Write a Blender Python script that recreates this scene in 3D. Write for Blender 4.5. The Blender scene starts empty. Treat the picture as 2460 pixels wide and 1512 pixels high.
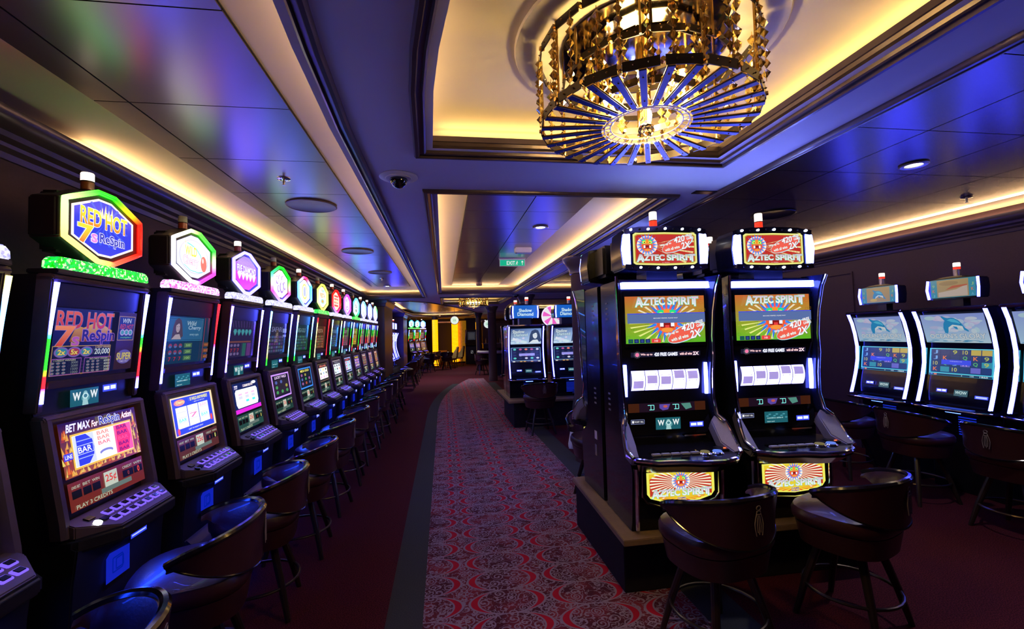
import bpy, bmesh, math, random
from mathutils import Vector, Matrix, Euler
random.seed(7)
PI = math.pi
R = math.radians
sc = bpy.context.scene
COL = sc.collection

# ---------------------------------------------------------------- camera
H = 1.55
FPX, CX, CY = 1093.0, 1230.0, 756.0
def _axes():
    y = Vector(((1065-CX)/FPX, (805-CY)/FPX, 1)).normalized()
    r = R(1.5)
    u = Vector((-math.sin(r), -math.cos(r), 0))
    u.z = -(u.x*y.x+u.y*y.y)/y.z
    u.normalize()
    x = y.cross(u)
    if x.x < 0: x = -x
    return x, y, u
_x, _y, _u = _axes()
cam = bpy.data.cameras.new('camera'); cam.sensor_width = 36; cam.lens = FPX/2460*36
cam.clip_start = .02; cam.clip_end = 200
co = bpy.data.objects.new('camera', cam); COL.objects.link(co)
right = Vector((_x[0], _y[0], _u[0])); up = -Vector((_x[1], _y[1], _u[1])); back = -Vector((_x[2], _y[2], _u[2]))
m = Matrix((right, up, back)).transposed().to_4x4(); m.translation = (0, 0, H)
co.matrix_world = m
sc.camera = co

# ---------------------------------------------------------------- world, view
w = bpy.data.worlds.new('world'); sc.world = w; w.use_nodes = True
w.node_tree.nodes['Background'].inputs[0].default_value = (.25, .16, .5, 1)
w.node_tree.nodes['Background'].inputs[1].default_value = .02
sc.view_settings.view_transform = 'Standard'; sc.view_settings.look = 'None'
sc.view_settings.exposure = 0.0; sc.view_settings.gamma = 1; sc.view_settings.use_curve_mapping = False
cy = sc.cycles
cy.max_bounces = 6; cy.diffuse_bounces = 3; cy.glossy_bounces = 3; cy.transmission_bounces = 4; cy.transparent_max_bounces = 6
cy.caustics_reflective = False; cy.caustics_refractive = False
cy.sample_clamp_indirect = 4; cy.use_denoising = True
try: cy.denoiser = 'OPENIMAGEDENOISE'
except Exception: pass

# ---------------------------------------------------------------- materials
class Nx:
    """small wrapper so that node maths can be written as an expression"""
    def __init__(s, t, sock): s.t = t; s.s = sock
    def _m(s, op, *o):
        n = s.t.nodes.new('ShaderNodeMath'); n.operation = op
        for i, a in enumerate((s,)+o):
            if isinstance(a, Nx): s.t.links.new(a.s, n.inputs[i])
            else: n.inputs[i].default_value = a
        return Nx(s.t, n.outputs[0])
    def __add__(s, o): return s._m('ADD', o)
    def __sub__(s, o): return s._m('SUBTRACT', o)
    def __mul__(s, o): return s._m('MULTIPLY', o)
    def __truediv__(s, o): return s._m('DIVIDE', o)
    def lt(s, o): return s._m('LESS_THAN', o)
    def gt(s, o): return s._m('GREATER_THAN', o)
    def fract(s): return s._m('FRACT')
    def abs(s): return s._m('ABSOLUTE')
    def sqrt(s): return s._m('SQRT')
    def sin(s): return s._m('SINE')
    def mx(s, o): return s._m('MAXIMUM', o)
    def mn(s, o): return s._m('MINIMUM', o)

MATS = {}
def mat(name, base, rough=.5, metal=0., var=.15, vs=20, emit=None, es=0, trans=0, ior=1.45, bump=0, coat=0, rv=.0, spec=.5):
    if name in MATS: return MATS[name]
    M = bpy.data.materials.new(name); M.use_nodes = True; t = M.node_tree
    p = t.nodes['Principled BSDF']; MATS[name] = M
    p.inputs['Base Color'].default_value = (*base, 1)
    p.inputs['Roughness'].default_value = rough; p.inputs['Metallic'].default_value = metal
    p.inputs['Transmission Weight'].default_value = trans; p.inputs['IOR'].default_value = ior
    p.inputs['Coat Weight'].default_value = coat
    p.inputs['Specular IOR Level'].default_value = spec
    if emit:
        p.inputs['Emission Color'].default_value = (*emit, 1); p.inputs['Emission Strength'].default_value = es
    tc = t.nodes.new('ShaderNodeTexCoord'); nz = t.nodes.new('ShaderNodeTexNoise')
    nz.inputs['Scale'].default_value = vs; nz.inputs['Detail'].default_value = 3
    t.links.new(tc.outputs['Object'], nz.inputs['Vector'])
    if var and not trans:
        mx = t.nodes.new('ShaderNodeMix'); mx.data_type = 'RGBA'
        mx.inputs[6].default_value = (*[c*(1-var) for c in base], 1); mx.inputs[7].default_value = (*[min(1, c*(1+var)) for c in base], 1)
        t.links.new(nz.outputs['Fac'], mx.inputs[0]); t.links.new(mx.outputs[2], p.inputs['Base Color'])
    if rv:
        r = Nx(t, nz.outputs['Fac'])*rv + (rough-rv/2)
        t.links.new(r.s, p.inputs['Roughness'])
    if bump:
        b = t.nodes.new('ShaderNodeBump'); b.inputs['Strength'].default_value = bump; b.inputs['Distance'].default_value = .002
        t.links.new(nz.outputs['Fac'], b.inputs['Height']); t.links.new(b.outputs['Normal'], p.inputs['Normal'])
    return M
soffit_m = mat('painted_soffit', (.62, .60, .74), .55, var=.04, vs=3)
cream_m = mat('cream_paint', (.86, .77, .58), .7, var=.04, vs=3)
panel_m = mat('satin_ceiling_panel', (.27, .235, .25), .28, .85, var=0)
panel_d = mat('dark_reflection_ceiling_panel', (.12, .10, .13), .27, .85, var=0)  # same panels as on the left, darkened for the dark side they reflect
gap_m = mat('panel_joint', (.01, .01, .012), .8)
mould_m = mat('dark_lacquered_moulding', (.085, .06, .07), .28, .35, var=.2, vs=8)
wall_m = mat('plum_wall_fabric', (.045, .02, .035), .75, var=.25, vs=60, bump=.2)
wood_m = mat('dark_walnut', (.12, .065, .035), .4, var=.4, vs=6)
black_m = mat('black_plastic', (.012, .012, .016), .38, var=.3, rv=.1)
gloss_m = mat('gloss_black', (.007, .007, .011), .16, coat=.15, var=.2, spec=.35)
navy_m = mat('blue_black_lacquer', (.012, .016, .05), .2, .3, coat=.4)
bronze_m = mat('bronze_frame', (.17, .12, .13), .42, .55, rv=.1)
silver_m = mat('satin_silver', (.42, .40, .46), .35, .8, rv=.1)
chrome_m = mat('chrome', (.82, .8, .84), .09, 1., var=.02)
grey_m = mat('grey_pad', (.23, .22, .27), .5, .3, vs=300, var=.3)
leather_m = mat('oxblood_leather', (.036, .009, .012), .38, bump=.35, vs=90, coat=.15)
piping_m = mat('black_patent_piping', (.008, .006, .009), .13, coat=.1, spec=.4)
leg_m = mat('dark_wood_leg', (.02, .012, .012), .3, coat=.2)
brass_m = mat('brass', (.75, .5, .18), .25, 1., var=.08)
gold_m = mat('gold_rod', (.9, .58, .16), .2, 1., var=.08)
emblem_m = mat('grey_embroidery', (.22, .18, .2), .7, var=.3, vs=200)
slab_m = mat('stone_ledge', (.22, .15, .10), .45, var=.2, vs=30)
plinth_m = mat('dark_plinth', (.016, .014, .022), .75, var=.2, spec=.2)
white_m = mat('white_plastic', (.75, .73, .76), .4, var=.05)
gunmetal_m = mat('dark_metal_strip', (.035, .028, .025), .3, .7, var=.3)
bluestrip_m = mat('blue_reflection_strip', (.022, .042, .34), .3, .4, var=.1)  # blue machine light reflected by the straps, put into their base colour
crystal_m = mat('amber_crystal', (1., .66, .18), .04, trans=.7, ior=1.5)
clear_m = mat('clear_crystal', (1., .95, .9), .02, trans=1., ior=1.6)
cloth_m = mat('black_trousers', (.012, .012, .016), .85, bump=.4, vs=120)
shirt_m = mat('dark_shirt', (.03, .03, .05), .85, bump=.4, vs=120)
skin_m = mat('skin', (.5, .28, .2), .5)
shoe_m = mat('white_shoe_leather', (.75, .76, .82), .5, var=.05)
hair_m = mat('brown_hair', (.04, .022, .015), .6, var=.4, vs=80)
tan_m = mat('tan_upholstery', (.45, .30, .10), .7)
felt_m = mat('olive_felt', (.20, .18, .09), .9)
dome_m = mat('smoked_dome', (.006, .006, .012), .05, coat=1.)

def emis(name, col, s):
    if name in MATS: return MATS[name]
    return mat(name, (.02, .02, .02), .4, emit=col, es=s)
def scr_material():
    M = bpy.data.materials.new('lit_artwork'); M.use_nodes = True; t = M.node_tree; p = t.nodes['Principled BSDF']
    p.inputs['Base Color'].default_value = (.008, .008, .012, 1); p.inputs['Roughness'].default_value = .15
    a = t.nodes.new('ShaderNodeAttribute'); a.attribute_name = 'Col'
    t.links.new(a.outputs['Color'], p.inputs['Emission Color']); p.inputs['Emission Strength'].default_value = 1
    MATS['lit_artwork'] = M; return M
art_m = scr_material()
def glitter(name, cols, s):
    M = bpy.data.materials.new(name); M.use_nodes = True; t = M.node_tree; p = t.nodes['Principled BSDF']
    p.inputs['Base Color'].default_value = (.05, .05, .05, 1)
    tc = t.nodes.new('ShaderNodeTexCoord'); v = t.nodes.new('ShaderNodeTexVoronoi'); v.inputs['Scale'].default_value = 110
    t.links.new(tc.outputs['Object'], v.inputs['Vector'])
    sp = t.nodes.new('ShaderNodeSeparateColor'); t.links.new(v.outputs['Color'], sp.inputs[0])
    r = t.nodes.new('ShaderNodeValToRGB'); r.color_ramp.interpolation = 'CONSTANT'
    e = r.color_ramp.elements
    while len(e) < len(cols): e.new(.5)
    for i, c in enumerate(cols): e[i].position = i/len(cols); e[i].color = (*c, 1)
    t.links.new(sp.outputs[0], r.inputs[0]); t.links.new(r.outputs[0], p.inputs['Emission Color'])
    p.inputs['Emission Strength'].default_value = s
    return M
glit_g = glitter('green_glitter', [(0, .8, .02), (.02, .5, .1), (.5, 1, .4), (0, .9, .1), (.7, .8, .5), (0, .6, .0)], 1.3)
glit_w = glitter('white_glitter', [(.6, .6, 1), (.4, .4, .9), (.9, .85, 1), (.7, .7, 1), (.5, .45, .8), (.85, .9, 1)], 1.3)
glit_p = glitter('pink_glitter', [(.8, .5, 1), (.9, .1, .6), (.9, .85, 1), (.7, .7, 1), (.9, .3, .7), (.85, .9, 1)], 1.3)

# ---------------------------------------------------------------- mesh helpers
class MB:
    def __init__(s): s.v = []; s.f = []; s.m = []
    def add(s, vs, fs, m=0):
        n = len(s.v); s.v += [tuple(v) for v in vs]
        s.f += [tuple(i+n for i in f) for f in fs]; s.m += [m]*len(fs); return s
    def box(s, x0, x1, y0, y1, z0, z1, m=0):
        v = [(x, y, z) for z in (z0, z1) for y in (y0, y1) for x in (x0, x1)]
        return s.add(v, [(0, 2, 3, 1), (4, 5, 7, 6), (0, 1, 5, 4), (2, 6, 7, 3), (0, 4, 6, 2), (1, 3, 7, 5)], m)
    def prism(s, poly, axis, a, b, m=0):
        """poly in the two other axes (in x,y,z order), extruded along axis from a to b"""
        def P(p, t):
            return {'x': (t, p[0], p[1]), 'y': (p[0], t, p[1]), 'z': (p[0], p[1], t)}[axis]
        n = len(poly); v = [P(p, a) for p in poly]+[P(p, b) for p in poly]
        return s.add(v, [tuple(range(n))[::-1], tuple(range(n, 2*n))]+[(i, (i+1) % n, n+(i+1) % n, n+i) for i in range(n)], m)
    def tube(s, pts, r, n=8, m=0, closed=False, caps=True):
        pts = [Vector(p) for p in pts]; k = len(pts)
        rs = r if isinstance(r, (list, tuple)) else [r]*k
        vs = []; ref = None
        for i, p in enumerate(pts):
            a = pts[(i-1) % k] if (closed or i > 0) else p; b = pts[(i+1) % k] if (closed or i < k-1) else p
            d = (b-a)
            d = d.normalized() if d.length > 1e-9 else Vector((0, 0, 1))
            if ref is None: ref = Vector((0, 0, 1)) if abs(d.z) < .9 else Vector((1, 0, 0))
            u = (ref-d*ref.dot(d)).normalized(); ref = u; q = d.cross(u)
            for j in range(n):
                t = 2*PI*j/n; vs.append(p+(u*math.cos(t)+q*math.sin(t))*rs[i])
        fs = []
        for i in range(k if closed else k-1):
            for j in range(n):
                a = i*n+j; b = i*n+(j+1) % n; c = ((i+1) % k)*n+(j+1) % n; d = ((i+1) % k)*n+j
                fs.append((a, b, c, d))
        if caps and not closed: fs += [tuple(range(n))[::-1], tuple(range((k-1)*n, k*n))]
        return s.add(vs, fs, m)
    def lathe(s, prof, n=24, c=(0, 0, 0), m=0, axis='z'):
        vs = []
        for r, z in prof:
            for j in range(n):
                t = 2*PI*j/n; a, b = r*math.cos(t), r*math.sin(t)
                vs.append((c[0]+a, c[1]+b, c[2]+z) if axis == 'z' else (c[0]+a, c[1]+z, c[2]+b))
        fs = []
        for i in range(len(prof)-1):
            for j in range(n): fs.append((i*n+j, i*n+(j+1) % n, (i+1)*n+(j+1) % n, (i+1)*n+j))
        fs += [tuple(range(n))[::-1], tuple(range((len(prof)-1)*n, len(prof)*n))]
        return s.add(vs, fs, m)
    def octa(s, c, rx, rz, a=0, m=0):
        c = Vector(c); p = [c+Vector((rx*math.cos(a+PI/2*i), rx*math.sin(a+PI/2*i), 0)) for i in range(4)]
        p += [c+Vector((0, 0, rz)), c-Vector((0, 0, rz))]
        return s.add(p, [(0, 1, 4), (1, 2, 4), (2, 3, 4), (3, 0, 4), (1, 0, 5), (2, 1, 5), (3, 2, 5), (0, 3, 5)], m)
    def sweep(s, path, prof, closed=False, m=0, rh=True):
        """profile (offset to the right of travel, z) swept along a level path with mitred corners"""
        n = len(path); k = len(prof); vs = []
        P = [Vector((p[0], p[1])) for p in path]; z0 = [p[2] if len(p) > 2 else 0 for p in path]
        for i in range(n):
            dn = []
            if closed or i > 0: d = (P[i]-P[i-1]).normalized(); dn.append(Vector((d.y, -d.x)))
            if closed or i < n-1: d = (P[(i+1) % n]-P[i]).normalized(); dn.append(Vector((d.y, -d.x)))
            b = sum(dn, Vector((0, 0))); b.normalize(); b = b/max(.3, b.dot(dn[0]))
            for o, z in prof: q = P[i]+b*o; vs.append((q.x, q.y, z0[i]+z))
        fs = []
        for i in range(n if closed else n-1):
            for j in range(k):
                a = i*k+j; b2 = i*k+(j+1) % k; c = ((i+1) % n)*k+(j+1) % k; d = ((i+1) % n)*k+j
                fs.append((a, b2, c, d))
        if not closed: fs += [tuple(range(k))[::-1], tuple(range((n-1)*k, n*k))]
        return s.add(vs, fs, m)
    def build(s, name, mats, parent=None, smooth=None, bevel=0, loc=None, rot=None, seg=2):
        me = bpy.data.meshes.new(name); me.from_pydata(s.v, [], s.f)
        mats = mats if isinstance(mats, (list, tuple)) else [mats]
        for a in mats: me.materials.append(a)
        if len(mats) > 1: me.polygons.foreach_set('material_index', s.m)
        bm = bmesh.new(); bm.from_mesh(me)
        bmesh.ops.recalc_face_normals(bm, faces=bm.faces)
        if bevel:
            es = [e for e in bm.edges if len(e.link_faces) == 2 and e.calc_face_angle(0) > R(30)]
            bmesh.ops.bevel(bm, geom=es, offset=bevel, segments=seg, affect='EDGES', clamp_overlap=True)
        bm.to_mesh(me); bm.free()
        if smooth is None: smooth = True
        if smooth:
            me.polygons.foreach_set('use_smooth', [True]*len(me.polygons))
            try: me.set_sharp_from_angle(angle=R(35))
            except Exception: pass
        o = bpy.data.objects.new(name, me); COL.objects.link(o)
        if parent: o.parent = parent
        if loc: o.location = loc
        if rot: o.rotation_euler = rot
        return o

def tag(o, label=None, cat=None, group=None, kind=None):
    if label: o['label'] = label
    if cat: o['category'] = cat
    if group: o['group'] = group
    if kind: o['kind'] = kind
    return o
def thing(name, label, cat, loc=(0, 0, 0), rz=0, group=None):
    o = bpy.data.objects.new(name, None); COL.objects.link(o); o.empty_display_size = .1
    o.location = loc; o.rotation_euler = (0, 0, rz)
    return tag(o, label, cat, group)
def struct(name, mb, m, **k):
    return tag(mb.build(name, m, **k), kind='structure')
KIDS = {}
def kids(o):
    return [c for c in bpy.data.objects if c.parent == o]
def dup(root, loc=None, rz=None, label=None, group=None, skip=()):
    tree = {}
    for c in bpy.data.objects:
        if c.parent: tree.setdefault(c.parent.name, []).append(c)
    def cp(o, par):
        c = o.copy(); COL.objects.link(c); c.parent = par
        for k in tree.get(o.name, []):
            if k.name.split('.')[0] not in skip: cp(k, c)
        return c
    r = cp(root, None)
    if loc is not None: r.location = loc
    if rz is not None: r.rotation_euler = (0, 0, rz)
    if label: r['label'] = label
    if group: r['group'] = group
    return r

# ---------------------------------------------------------------- flat lit artwork (screens, signs)
_TC = {}
def text_mesh(s, off=0.0):
    if (s, off) in _TC: return _TC[s, off]
    c = bpy.data.curves.new('lettering', 'FONT'); c.body = s; c.offset = off; c.resolution_u = 3
    o = bpy.data.objects.new('lettering', c)
    me = bpy.data.meshes.new_from_object(o)
    v = [(p.co.x, p.co.y) for p in me.vertices]; f = [tuple(p.vertices) for p in me.polygons]
    bpy.data.objects.remove(o); bpy.data.meshes.remove(me); bpy.data.curves.remove(c)
    _TC[s, off] = (v, f); return v, f
class Art:
    STEP = .00022
    def __init__(s, w, h): s.w = w; s.h = h; s.v = []; s.f = []; s.c = []; s.L = 0
    def _p(s, pts, cols, lift=True):
        if lift: s.L += 1
        n = len(s.v); s.v += [(x, -s.L*s.STEP, y) for x, y in pts]
        s.f.append(tuple(range(n, n+len(pts)))); s.c += list(cols)
    def poly(s, pts, c, lift=True):
        cols = c if isinstance(c[0], (tuple, list)) else [c]*len(pts)
        s._p(pts, cols, lift)
    def rect(s, x0, y0, x1, y1, c, lift=True): s.poly([(x0, y0), (x1, y0), (x1, y1), (x0, y1)], c, lift)
    def ell(s, cx, cy, rx, ry, c, n=24, a=0, lift=True):
        s.poly([(cx+rx*math.cos(2*PI*i/n)*math.cos(a)-ry*math.sin(2*PI*i/n)*math.sin(a), cy+rx*math.cos(2*PI*i/n)*math.sin(a)+ry*math.sin(2*PI*i/n)*math.cos(a)) for i in range(n)], c, lift)
    def line(s, pts, w, c):
        s.L += 1
        for (x0, y0), (x1, y1) in zip(pts, pts[1:]):
            d = math.hypot(x1-x0, y1-y0) or 1; nx, ny = -(y1-y0)/d*w/2, (x1-x0)/d*w/2
            s.poly([(x0+nx, y0+ny), (x0-nx, y0-ny), (x1-nx, y1-ny), (x1+nx, y1+ny)], c, False)
    def frame(s, x0, y0, x1, y1, w, c): s.line([(x0, y0), (x1, y0), (x1, y1), (x0, y1), (x0, y0)], w, c)
    def burst(s, cx, cy, r0, r1, n, c, w=.5, a0=0):
        s.L += 1
        for i in range(n):
            t = a0+2*PI*i/n; d = PI/n*w
            s.poly([(cx+r0*math.cos(t-d), cy+r0*math.sin(t-d)), (cx+r1*math.cos(t), cy+r1*math.sin(t)), (cx+r0*math.cos(t+d), cy+r0*math.sin(t+d))], c, False)
    def text(s, t, cx, cy, w, h, c, out=None, off=.05, rot=0, shear=0, top=None, arc=0):
        """lettering fitted into a w x h box; out = outline colour; top = colour of the upper half"""
        v0, _ = text_mesh(t, 0)
        xs = [p[0] for p in v0]; ys = [p[1] for p in v0]
        x0, x1, y0, y1 = min(xs), max(xs), min(ys), max(ys)
        def put(o, col, col2):
            v, f = text_mesh(t, o); s.L += 1; n = len(s.v)
            P = []
            for x, y in v:
                u = (x-(x0+x1)/2)/max(1e-6, x1-x0)*w; q = (y-(y0+y1)/2)/max(1e-6, y1-y0)*h
                u += shear*q; q += arc*((2*u/w)**2)
                P.append((cx+u*math.cos(rot)-q*math.sin(rot), cy+u*math.sin(rot)+q*math.cos(rot), (y-y0)/max(1e-6, y1-y0)))
            for fc in f:
                k = len(s.v); s.v += [(P[i][0], -s.L*s.STEP, P[i][1]) for i in fc]
                s.f.append(tuple(range(k, k+len(fc))))
                for i in fc:
                    a = max(0, min(1, P[i][2])); s.c.append(tuple(col[j]*(1-a)+col2[j]*a for j in range(3)))
        if out: put(off, out, out)
        put(.012 if not out else .026, c, top or c)
    def build(s, name, parent, loc=(0, 0, 0), tilt=0, rz=0, m=None, gain=1.):
        sq = lambda v: gain*(v if v < .8 else .8+(v-.8)*.2)
        me = bpy.data.meshes.new(name); me.from_pydata(s.v, [], s.f)
        a = me.color_attributes.new('Col', 'FLOAT_COLOR', 'CORNER')
        flat = []
        for p in me.polygons:
            for i in p.vertices: flat += [*[sq(v) for v in s.c[i]], 1]
        a.data.foreach_set('color', flat)
        me.materials.append(m or art_m)
        o = bpy.data.objects.new(name, me); COL.objects.link(o); o.parent = parent
        o.location = loc; o.rotation_euler = (tilt, 0, rz); return o

def hx(h, s=1.):
    h = h.lstrip('#'); v = [int(h[i:i+2], 16)/255 for i in (0, 2, 4)]
    return tuple((c/12.92 if c <= .04045 else ((c+.055)/1.055)**2.4)*s for c in v)
WHT = (1, 1, 1)
def col_tube(name, parent, pts, r, cols, n=8, s=3.4):
    """lit tube whose colour changes along its length; cols = list of rgb per point"""
    mb = MB(); mb.tube(pts, r, n)
    me = bpy.data.meshes.new(name); me.from_pydata(mb.v, [], mb.f)
    a = me.color_attributes.new('Col', 'FLOAT_COLOR', 'CORNER'); fl = []
    for p in me.polygons:
        for i in p.vertices: fl += [*[c*s for c in cols[min(len(cols)-1, i//n)]], 1]
    a.data.foreach_set('color', fl); me.materials.append(art_m)
    me.polygons.foreach_set('use_smooth', [True]*len(me.polygons))
    o = bpy.data.objects.new(name, me); COL.objects.link(o); o.parent = parent; return o

# ================================================================ THE ROOM
def carpet_material():
    M = bpy.data.materials.new('patterned_carpet'); M.use_nodes = True; t = M.node_tree; p = t.nodes['Principled BSDF']
    p.inputs['Roughness'].default_value = .95; p.inputs['Specular IOR Level'].default_value = .1
    tc = t.nodes.new('ShaderNodeTexCoord'); sp = t.nodes.new('ShaderNodeSeparateXYZ'); t.links.new(tc.outputs['Object'], sp.inputs[0])
    X = Nx(t, sp.outputs[0]); Y = Nx(t, sp.outputs[1])
    def tex(kind, scale, out, dist=None, vec=None, det=2):
        n = t.nodes.new(kind); n.inputs['Scale'].default_value = scale
        if kind.endswith('Noise'): n.inputs['Detail'].default_value = det
        t.links.new(vec or tc.outputs['Object'], n.inputs['Vector']); return Nx(t, n.outputs[out])
    px = ((X-.10)/.48).fract()-.5; py = ((Y+.02)/.235).fract()-.5
    r1 = ((px/.46)*(px/.46)+(py/.5)*(py/.5)).sqrt()
    r2 = ((px/.365)*(px/.365)+(py/.52)*(py/.52)).sqrt()
    cres = r1.lt(.97)*r2.gt(1.)
    line = (r1-1.0).abs().lt(.035).mx((r2-.97).abs().lt(.03))
    # curls: rings round scattered centres
    v = t.nodes.new('ShaderNodeTexVoronoi'); v.inputs['Scale'].default_value = 15; v.inputs['Randomness'].default_value = .75
    t.links.new(tc.outputs['Object'], v.inputs['Vector']); d = Nx(t, v.outputs['Distance'])
    spx = t.nodes.new('ShaderNodeVectorMath'); spx.operation = 'SUBTRACT'
    t.links.new(tc.outputs['Object'], spx.inputs[0]); t.links.new(v.outputs['Position'], spx.inputs[1])
    s2 = t.nodes.new('ShaderNodeSeparateXYZ'); t.links.new(spx.outputs[0], s2.inputs[0])
    at = Nx(t, s2.outputs[1])._m('ARCTAN2', Nx(t, s2.outputs[0]))
    curl = ((d*26+at).sin()).gt(.35)*(1.0 and d.lt(.62))
    wv = tex('ShaderNodeTexNoise', 22, 0)
    thin = ((wv-.5).abs()).lt(.018)
    dia = ((((X-.10)/.48)+.5).fract()-.5).abs()*.48+((((Y+.02)/.235)+.5).fract()-.5).abs()*.3
    diam = (dia-.028).abs().lt(.006)
    flower = dia.lt(.07)*((d*40).sin()).gt(.1)
    grey = line.mx(curl).mx(thin).mx(diam)
    def mixc(fac, a, b):
        n = t.nodes.new('ShaderNodeMix'); n.data_type = 'RGBA'
        t.links.new(fac.s, n.inputs[0])
        for i, c in ((6, a), (7, b)):
            if isinstance(c, tuple): n.inputs[i].default_value = (*c, 1)
            else: t.links.new(c, n.inputs[i])
        return n.outputs[2]
    big = tex('ShaderNodeTexNoise', 5, 0)
    base = mixc(((big-.42)*4)._m('MINIMUM', 1.)._m('MAXIMUM', 0.), (.075, .016, .032), (.22, .03, .05))
    c1 = mixc(grey, base, (.26, .20, .28))
    c2 = mixc(cres, c1, (.40, .012, .035))
    # field carpet, border strip
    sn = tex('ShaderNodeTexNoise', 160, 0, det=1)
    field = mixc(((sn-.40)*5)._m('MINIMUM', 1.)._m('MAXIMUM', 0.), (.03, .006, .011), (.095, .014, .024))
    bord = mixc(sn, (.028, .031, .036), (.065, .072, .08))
    bend = ((Y-9.)._m('MAXIMUM', 0.))*((Y-9.)._m('MAXIMUM', 0.))*.02
    L = X-bend
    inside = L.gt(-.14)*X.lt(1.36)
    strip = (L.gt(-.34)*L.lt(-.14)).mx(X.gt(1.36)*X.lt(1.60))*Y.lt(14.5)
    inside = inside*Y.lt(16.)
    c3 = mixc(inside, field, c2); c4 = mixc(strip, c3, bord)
    t.links.new(c4, p.inputs['Base Color'])
    b = t.nodes.new('ShaderNodeBump'); b.inputs['Strength'].default_value = .3; b.inputs['Distance'].default_value = .003
    t.links.new(sn.s, b.inputs['Height']); t.links.new(b.outputs['Normal'], p.inputs['Normal'])
    MATS['carpet'] = M; return M
carpet_m = carpet_material()
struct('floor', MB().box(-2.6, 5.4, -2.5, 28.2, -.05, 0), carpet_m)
struct('wall_left', MB().box(-1.97, -1.87, -2.5, 11.5, 0, 2.75), wall_m)
struct('wall_right', MB().box(5.17, 5.27, -2.5, 28, 0, 2.75), wall_m)
struct('wall_back', MB().box(-1.97, 5.27, -2.6, -2.5, 0, 2.75), wall_m)
struct('wall_far', MB().box(-3.6, 5.27, 27.2, 27.3, 0, 2.75), wall_m)
# wall panel outline on the right wall (a flush door)
dmb = MB()
for y0, y1, z0, z1 in ((5.05, 5.07, 0, 2.2), (6.15, 6.17, 0, 2.2), (5.05, 6.17, 2.2, 2.22)): dmb.box(5.155, 5.17, y0, y1, z0, z1)
struct('door_1', dmb, wall_m)
# left side beyond the slot row: two piers and the recessed wall
struct('wall_pier_near', MB().box(-1.95, -1.42, 11.5, 13.3, 0, 2.46), [wood_m], bevel=.01)
struct('wall_pier_far', MB().box(-2.2, -1.52, 18.0, 19.8, 0, 2.46), [wood_m], bevel=.01)
struct('wall_recess', MB().box(-2.6, -2.5, 13.3, 28, 0, 2.75), wall_m)
capm = MB(); capm.sweep([(-1.95, 11.5), (-1.42, 11.5), (-1.42, 13.3)], [(0, 2.28), (.03, 2.30), (.045, 2.36), (.07, 2.40), (.07, 2.45), (0, 2.45)])
struct('trim_1', capm, mould_m)
capm = MB(); capm.sweep([(-2.2, 18.0), (-1.52, 18.0), (-1.52, 19.8)], [(0, 2.28), (.03, 2.30), (.045, 2.36), (.07, 2.40), (.07, 2.45), (0, 2.45)])
struct('trim_2', capm, mould_m)

# lower ceiling (soffit) with its openings
from mathutils.geometry import tessellate_polygon
outer = [(-2.6, -2.5), (5.2, -2.5), (5.2, 28.2), (-2.6, 28.2)]
T1 = [(.10, .0), (.07, .9), (.035, 1.2), (.004, 1.41), (-.018, 1.66), (-.033, 2.185), (1.46, 2.185), (1.46, .0)]   # clockwise from above
T2 = [(-.02, 2.90), (-.02, 9.85), (1.50, 9.85), (1.50, 2.90)]
LT = [(-1.90, -1.0), (-1.90, 10.8), (-.465, 10.8), (-.465, 2.0), (-.445, 1.45), (-.42, 1.1), (-.40, .2), (-.40, -1.0)]
RT = [(1.89, -1.0), (1.89, 9.75), (5.2, 9.75), (5.2, -1.0)]
T3 = [(0.02, 11.1), (0.02, 13.4), (1.62, 13.4), (1.62, 11.1)]
FC = [(-1.45, 13.5), (-1.45, 17.9), (-1.3, 20.5), (-.2, 23.2), (.55, 23.0), (1.25, 22.4), (1.42, 19.6), (.95, 17.2), (.40, 15.2), (-.1, 13.6), (-.45, 12.6), (-.9, 12.1), (-1.35, 12.1), (-1.35, 13.5)]
FR = [(2.05, 12.0), (2.15, 14.5), (2.45, 17.5), (5.0, 17.5), (5.0, 12.0)]
holes = [T1, T2, LT, RT, T3, FC, FR]
loops = [[Vector((x, y, 0)) for x, y in P] for P in [outer]+holes]
flat = [p for L in loops for p in L]
tris = tessellate_polygon(loops)
smb = MB(); smb.add([(p.x, p.y, 2.45) for p in flat], [tuple(t) for t in tris])
struct('ceiling', smb, soffit_m, smooth=False)
struct('ceiling_upper', MB().box(-2.6, 5.2, -2.5, 28.2, 2.60, 2.66), cream_m)
PROF = [(-.09, 2.455), (-.09, 2.44), (-.082, 2.428), (-.068, 2.428), (-.062, 2.440), (-.046, 2.444), (-.040, 2.434), (-.032, 2.438), (-.026, 2.462), (-.010, 2.470), (-.006, 2.484), (0, 2.486), (0, 2.512), (-.03, 2.512), (-.035, 2.455)]
for i, P in enumerate((T1, T2, T3, FC)):
    struct('trim_%d' % (3+i), MB().sweep(P, PROF, closed=True), mould_m)
struct('trim_7', MB().sweep(LT[1:], PROF), mould_m)
struct('trim_8', MB().sweep([RT[0], RT[1], RT[2]], PROF), mould_m)
struct('trim_9', MB().sweep(FR, PROF, closed=True), mould_m)
CROWN = [(0, 2.36), (.012, 2.36), (.02, 2.385), (.045, 2.40), (.05, 2.415), (.085, 2.425), (.095, 2.445), (.13, 2.455), (.155, 2.475), (.165, 2.50), (.165, 2.515), (.145, 2.515), (.14, 2.47), (0, 2.45)]
struct('trim_10', MB().sweep([(-1.87, -2), (-1.87, 11.5)], CROWN), mould_m)
struct('trim_11', MB().sweep([(5.17, 9.75), (5.17, -2)], CROWN), mould_m)

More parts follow.
